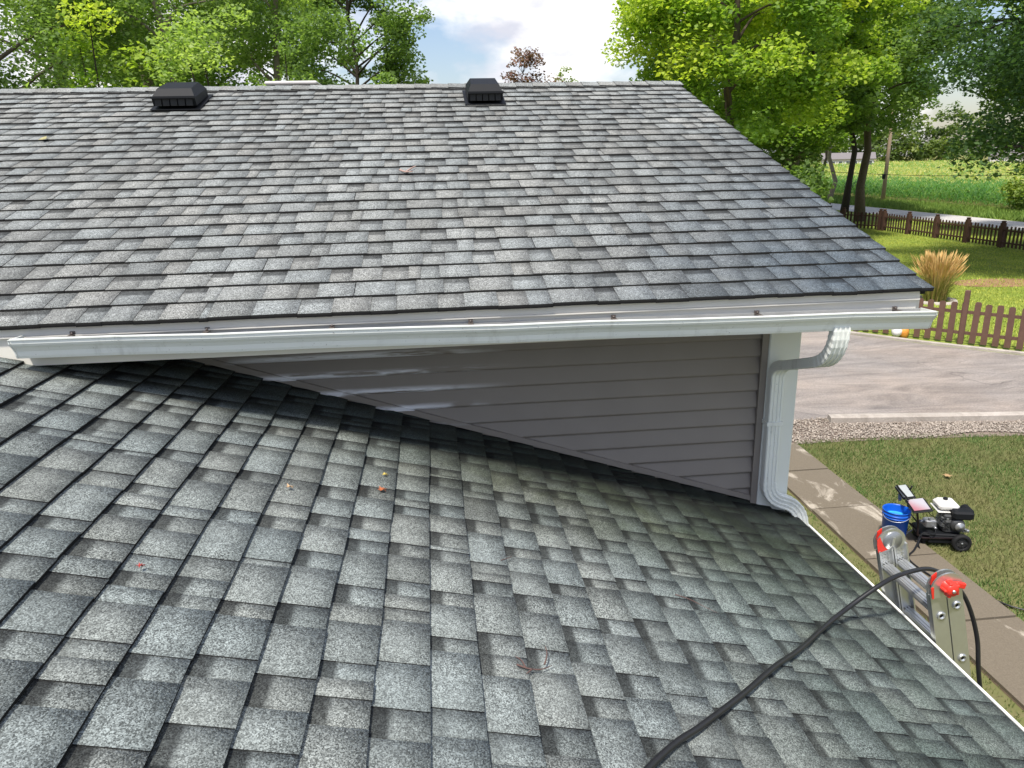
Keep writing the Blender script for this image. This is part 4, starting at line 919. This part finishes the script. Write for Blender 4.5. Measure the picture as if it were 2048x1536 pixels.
# small far trees at the horizon gap
tree('tree', 'small purple-leaved tree peeping over the ridge', px_base(1045, 44), 10.9, 8.9, 1.0, 1.8, 1900, .17, LM_PURPLE, M_BARK_D, .05, 31, None, 34, .48)
tree('tree', 'lower purple-leaved sprig right beside the other purple tree', px_base(1095, 45), 9.3, 8.0, .9, 1.2, 800, .16, LM_PURPLE, M_BARK_D, .04, 32, None, 18, .5)
tree('tree', 'small pale green treetop right of the purple trees', px_base(1130, 50), 10.0, 8.3, .8, 1.9, 1400, .16, LM_PALE, M_BARK_D, .05, 33, None, 24, .5)
# right-hand maples
RG = 'maples right of the roof'
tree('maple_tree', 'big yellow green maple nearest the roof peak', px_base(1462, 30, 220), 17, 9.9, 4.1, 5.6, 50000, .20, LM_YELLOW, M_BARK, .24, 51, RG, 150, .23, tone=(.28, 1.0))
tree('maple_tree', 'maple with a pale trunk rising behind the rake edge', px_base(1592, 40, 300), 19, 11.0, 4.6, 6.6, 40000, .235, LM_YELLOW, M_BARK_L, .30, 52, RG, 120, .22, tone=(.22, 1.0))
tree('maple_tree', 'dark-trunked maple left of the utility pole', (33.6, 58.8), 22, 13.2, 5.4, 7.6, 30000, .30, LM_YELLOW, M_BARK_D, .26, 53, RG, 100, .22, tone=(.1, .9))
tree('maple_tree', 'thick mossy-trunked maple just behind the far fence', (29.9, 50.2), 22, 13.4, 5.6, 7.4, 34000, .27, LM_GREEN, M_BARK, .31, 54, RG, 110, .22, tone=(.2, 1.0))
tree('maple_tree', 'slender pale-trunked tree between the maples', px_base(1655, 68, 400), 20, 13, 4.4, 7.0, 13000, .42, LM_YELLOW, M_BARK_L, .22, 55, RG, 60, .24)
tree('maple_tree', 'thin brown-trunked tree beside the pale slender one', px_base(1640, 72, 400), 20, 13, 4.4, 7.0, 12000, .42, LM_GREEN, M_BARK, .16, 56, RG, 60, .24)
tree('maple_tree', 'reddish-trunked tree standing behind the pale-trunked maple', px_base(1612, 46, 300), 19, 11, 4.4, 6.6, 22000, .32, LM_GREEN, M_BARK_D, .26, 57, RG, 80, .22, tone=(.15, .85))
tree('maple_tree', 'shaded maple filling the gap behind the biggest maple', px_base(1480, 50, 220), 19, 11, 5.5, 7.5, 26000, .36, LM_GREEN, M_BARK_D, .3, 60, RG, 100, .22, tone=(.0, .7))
tree('oak_tree', 'large dark green tree reaching in at the upper right corner', (24.0, 25.2), 19, 10.3, 6.6, 7.2, 70000, .18, LM_DARK, M_BARK_D, .35, 58, None, 210, .19, tone=(.0, 1.0), shell=.35, nl=34)
tree('oak_tree', 'tree with hanging leafy boughs over the corn at right', (33.2, 36.8), 18, 11.4, 5.2, 5.8, 30000, .27, LM_GREEN, M_BARK_D, .3, 59, None, 100, .22, tone=(.15, .85))
bush('bush', 'pale green roadside bush at the right edge before the corn', 2030, 0, 5.4, 2.4, 7000, .24, LM_PALE, 61, None, (.3, 1.0), base=(45.2, 52.5), rz=2.8)
bush('bush', 'low shaded shrub behind the roof rake under the maples', 1500, 0, 6.0, 4.0, 14000, .26, LM_GREEN, 62, None, (.0, .5), base=px_base(1480, 40, 300), rz=3.2)

# distant wood, corn, buildings, pole
def wood():
    rng = np.random.default_rng(71); cl = []
    for k in range(420):
        t = rng.random(); x = 40 + 320 * t; y = 320 - 150 * max(0, t - .2) + rng.normal(0, 9); h = rng.uniform(10, 24)
        for j in range(5): cl.append((np.array([x + rng.normal(0, 3), y + rng.normal(0, 3), rng.uniform(.1, 1) * h]), rng.uniform(2.0, 3.8), np.clip(rng.normal(.4, .25), 0, 1)))
    me = crown_mesh(None, cl, 90000, 1.3, leaf_mat('leaf_far', [(.07, .12, .04), (.14, .20, .055), (.26, .31, .09)], .35), rng, org=Vector((0, 0, 0)))
    me.name = 'distant_wood'; tag(link('distant_wood', me, None, (0, 0, 0)), 'hazy line of distant trees beyond the corn field', 'trees', kind='stuff')
wood()
def corn():
    rng = np.random.default_rng(81); V = []; F = []; T = []
    def plants(X, Y, h, nl, ln, wd, tone):
        n = len(X); out = []
        for k in range(nl):
            a = rng.uniform(0, 6.28, n); z0 = h * (0.15 + .8 * k / nl); d = np.stack([np.cos(a), np.sin(a), np.zeros(n)], 1); s = np.stack([-np.sin(a), np.cos(a), np.zeros(n)], 1) * wd
            b = np.stack([X, Y, z0], 1); up = np.array([0, 0, 1.0]); L_ = ln * rng.uniform(.7, 1.2, n)[:, None]
            m_ = b + d * L_ * .45 + up * L_ * .42; e_ = b + d * L_ + up * L_ * rng.uniform(-.1, .25, n)[:, None]
            q = np.stack([b - s * .6, b + s * .6, m_ + s, m_ - s, e_], 1); out.append(q)
        q = np.stack(out, 1).reshape(-1, 5, 3); t = np.repeat(np.clip(tone + rng.normal(0, .15, n * nl), 0, 1), 5); return q, t
    X1, Y1 = np.meshgrid(np.arange(45.4, 57, .76), np.arange(36, 125, .24)); X1 = X1.ravel(); Y1 = Y1.ravel(); X1 = X1 + rng.normal(0, .06, X1.size); Y1 = Y1 + rng.normal(0, .06, Y1.size)
    k1 = (X1 > .47 * Y1) & (X1 < 1.25 * Y1); X1, Y1 = X1[k1], Y1[k1]
    q1, t1 = plants(X1, Y1, rng.uniform(1.55, 2.0, X1.size), 7, .62, .04, .35)
    n2 = 9000; X2 = rng.uniform(57, 190, n2); Y2 = rng.uniform(45, 330, n2); k2 = (X2 > .40 * Y2) & (X2 < 1.15 * Y2); X2, Y2 = X2[k2], Y2[k2]
    q2, t2 = plants(X2, Y2, rng.uniform(1.6, 2.0, X2.size), 4, 1.1, .16, .75)
    n3 = 5000; X3 = rng.uniform(45.3, 90, n3); Y3 = rng.uniform(36, 150, n3)     # tassels
    q3, t3 = plants(X3, Y3, rng.uniform(1.9, 2.2, n3) , 1, .35, .03, .95)
    q3[:, :, 2] += 1.55
    Q = np.concatenate([q1, q2, q3]); t = np.concatenate([t1, t2, t3]); n = len(Q); V = Q.reshape(-1, 3); b = np.arange(n)[:, None] * 5
    Fa = np.concatenate([b + np.array([0, 1, 2]), b + np.array([0, 2, 3]), b + np.array([3, 2, 4])])
    m = leaf_mat('corn_leaf', [(.05, .14, .04), (.10, .24, .055), (.22, .33, .08), (.50, .48, .17)], .35)
    me = fast_mesh('corn_field', V, Fa, [m], {'tone': t}); tag(link('corn_field', me, None, (0, 0, 0)), 'field of tall green corn beyond the road', 'corn', kind='stuff')
corn()
def farm(name, label, c, ln, wdt, h, rh, ang, wall, roof, nwin):
    B = empty(name, c, label, 'building'); M_ = Matrix.Translation(c) @ Matrix.Rotation(ang, 4, 'Z'); mb = MB(M_)
    mb.prism([(-ln / 2, -wdt / 2, 0), (-ln / 2, wdt / 2, 0), (-ln / 2, wdt / 2, h), (-ln / 2, 0, h + rh), (-ln / 2, -wdt / 2, h)], (ln, 0, 0)); mb.build('wall', wall, B)
    mb = MB(M_)
    for s in (-1, 1): mb.prism([(-ln / 2 - .5, s * (wdt / 2 + .5), h - .1), (-ln / 2 - .5, 0, h + rh + .12), (-ln / 2 - .5, 0, h + rh + .3), (-ln / 2 - .5, s * (wdt / 2 + .5), h + .1)], (ln + 1, 0, 0))
    mb.build('roof', roof, B)
    for k in range(nwin):
        x = -ln / 2 + ln * (k + .5) / nwin; m_ = MB(M_); m_.box((x, -wdt / 2 - .03, h * .55), (1.2, .1, 1.4)); W = m_.build('window', bpy.data.materials.get('far_glass') or plain('far_glass', (.08, .09, .10), .2), B)
        m_ = MB(M_)
        for dx in (-.65, .65): m_.box((x + dx, -wdt / 2 - .06, h * .55), (.12, .14, 1.6))
        m_.box((x, -wdt / 2 - .06, h * .55 + .74), (1.4, .14, .12)); m_.box((x, -wdt / 2 - .06, h * .55 - .74), (1.4, .14, .12)); m_.build('window_frame', M_WHITE, W)
M_FW = plain('far_white_wall', (.62, .58, .56), .7, .2); M_FR = plain('far_roof', (.20, .18, .18), .7, .2)
farm('farmhouse', 'white farm building seen between the maple trunks', Vector((142, 250, 0)), 16, 8, 3.0, 1.8, -.45, M_FW, M_FR, 7)
farm('barn', 'low grey roofed barn at the far right edge of the corn', Vector((178, 205, 0)), 30, 9, 3.2, 2.4, -.6, M_FW, M_FR, 5)
pb = G((1765, 404)); pole = empty('utility_pole', pb, 'tall tan wooden utility pole at the edge of the corn', 'pole')
mb = MB(); mb.tube([pb, pb + Vector((0, 0, 5.5)), pb + Vector((0, 0, 10.8))], [.19, .16, .13], 10); mb.build('post', plain('pole_wood', (.36, .27, .20), .9, .2, 0, .25, 4), pole)
mb = MB(); mb.box(pb + Vector((0, 0, 10.1)), (.12, 2.4, .14)); mb.build('crossarm', M_BARK, pole)
for k in (-1.05, -.4, .4, 1.05): mb = MB(); mb.lathe([(0, .2), (.04, .2), (.06, .1), (.03, 0)], pb + Vector((0, k, 10.17)), 'z', 8); mb.build('insulator', M_KERB, pole)
mb = MB(); mb.box(pb + Vector((-.22, -.05, 2.4)), (.22, .28, .45), bev=.03); mb.build('meter_box', M_BLACK, pole)
wa = onY((1630, 342), 66); wb = onY((2080, 349), 62); mb = MB(); pts = [wa.lerp(wb, t / 10) - Vector((0, 0, .25 * math.sin(math.pi * t / 10))) for t in range(11)]; mb.tube(pts, .022, 5)
tag(mb.build('overhead_cable', M_BLACK), 'thin dark cable stretched across the corn field', 'cable')

# ------------------------------------------------------------------ small litter on the roofs
def low(p): r = ray(p); n_ = np.array([SLO, 0, 1]); k = KLO - CAMZ; q = r * k / (n_ @ r); return Vector((q[0], q[1], q[2] + CAMZ))
def upp(p): r = ray(p); t = (ZE - CAMZ - SUP * YE) / (r[2] - SUP * r[1]); q = r * t; return Vector((q[0], q[1], q[2] + CAMZ))
def leaf(name, label, p, N, size, colr, seed):
    r = random.Random(seed); a = N.orthogonal().normalized(); b = N.cross(a); vs = [p + N * .022]; n = 11
    for k in range(n): t = 2 * math.pi * k / n; rr = size * (1.0 if k % 2 else .5) * r.uniform(.8, 1.2); vs.append(p + a * rr * math.cos(t) + b * rr * math.sin(t) + N * (.016 + r.uniform(0, .012)))
    mb = MB(); fs = [(0, 1 + k, 1 + (k + 1) % n) for k in range(n)]; mb.add(vs, fs); mb.add([v + N * -.001 for v in vs], [tuple(reversed(f)) for f in fs])
    mb.tube([p + N * .02, p + a * size * 1.4 + N * .018], .0015, 5); o = mb.build(name, plain(name + '_c%d' % seed, colr, .7, .3, 0, .3, 90)); return tag(o, label, 'leaf')
leaf('fallen_leaf', 'orange-brown fallen leaf on the lower roof below the dark siding', low((762, 987)), L_N, .018, (.42, .13, .05), 1)
leaf('fallen_leaf', 'small yellow fallen leaf just above the orange one', low((768, 957)), L_N, .013, (.55, .42, .10), 2)
leaf('fallen_leaf', 'red leaf scrap on the lower roof at left', low((278, 1143)), L_N, .010, (.40, .05, .04), 3)
leaf('fallen_leaf', 'tan leaf scrap near the middle left of the lower roof', low((577, 982)), L_N, .014, (.45, .30, .17), 4)
leaf('fallen_leaf', 'pale leaf scrap high on the left of the upper roof', upp((90, 283)), U_N, .032, (.36, .33, .16), 5)
leaf('fallen_leaf', 'dry brown leaf lying on the near lawn', G((1893, 957)) + Vector((0, 0, .03)), Vector((0, 0, 1)), .07, (.40, .26, .13), 6)
def twig(label, pts, r0, mat):
    mb = MB()
    for a in pts: mb.tube(smooth_path(a, 3), [r0 * (1 - .6 * k / max(1, (len(a) - 1) * 3)) for k in range((len(a) - 1) * 3 + 1)], 5)
    return tag(mb.build('twig', mat), label, 'twig')
M_TWIG = plain('twig_bark', (.12, .07, .06), .9)
LL = lambda x, y, h=.016: low((x, y)) + L_N * h
twig('brown forked twig on the lower roof at bottom centre', [[LL(1030, 1338), LL(1052, 1346), LL(1078, 1348), LL(1100, 1340)], [LL(1048, 1345), LL(1040, 1330), LL(1028, 1322)], [LL(1085, 1340, .02), LL(1088, 1325, .03), LL(1084, 1308, .03)], [LL(1062, 1347), LL(1050, 1356)]], .003, M_TWIG)
twig('thin curved twig on the lower roof right of centre', [[LL(1348, 1196), LL(1375, 1205), LL(1405, 1220), LL(1432, 1233)]], .002, M_TWIG)
UL = lambda x, y, h=.02: upp((x, y)) + U_N * h
twig('short pale twig in the middle of the upper roof', [[UL(800, 346), UL(812, 350), UL(826, 349)], [UL(812, 350), UL(824, 342), UL(832, 338)]], .007, plain('pale_twig', (.38, .26, .22), .9))
twig('small dark twig at the lower left of the roof', [[LL(1000, 1128), LL(1012, 1124), LL(1022, 1120)]], .002, M_TWIG)
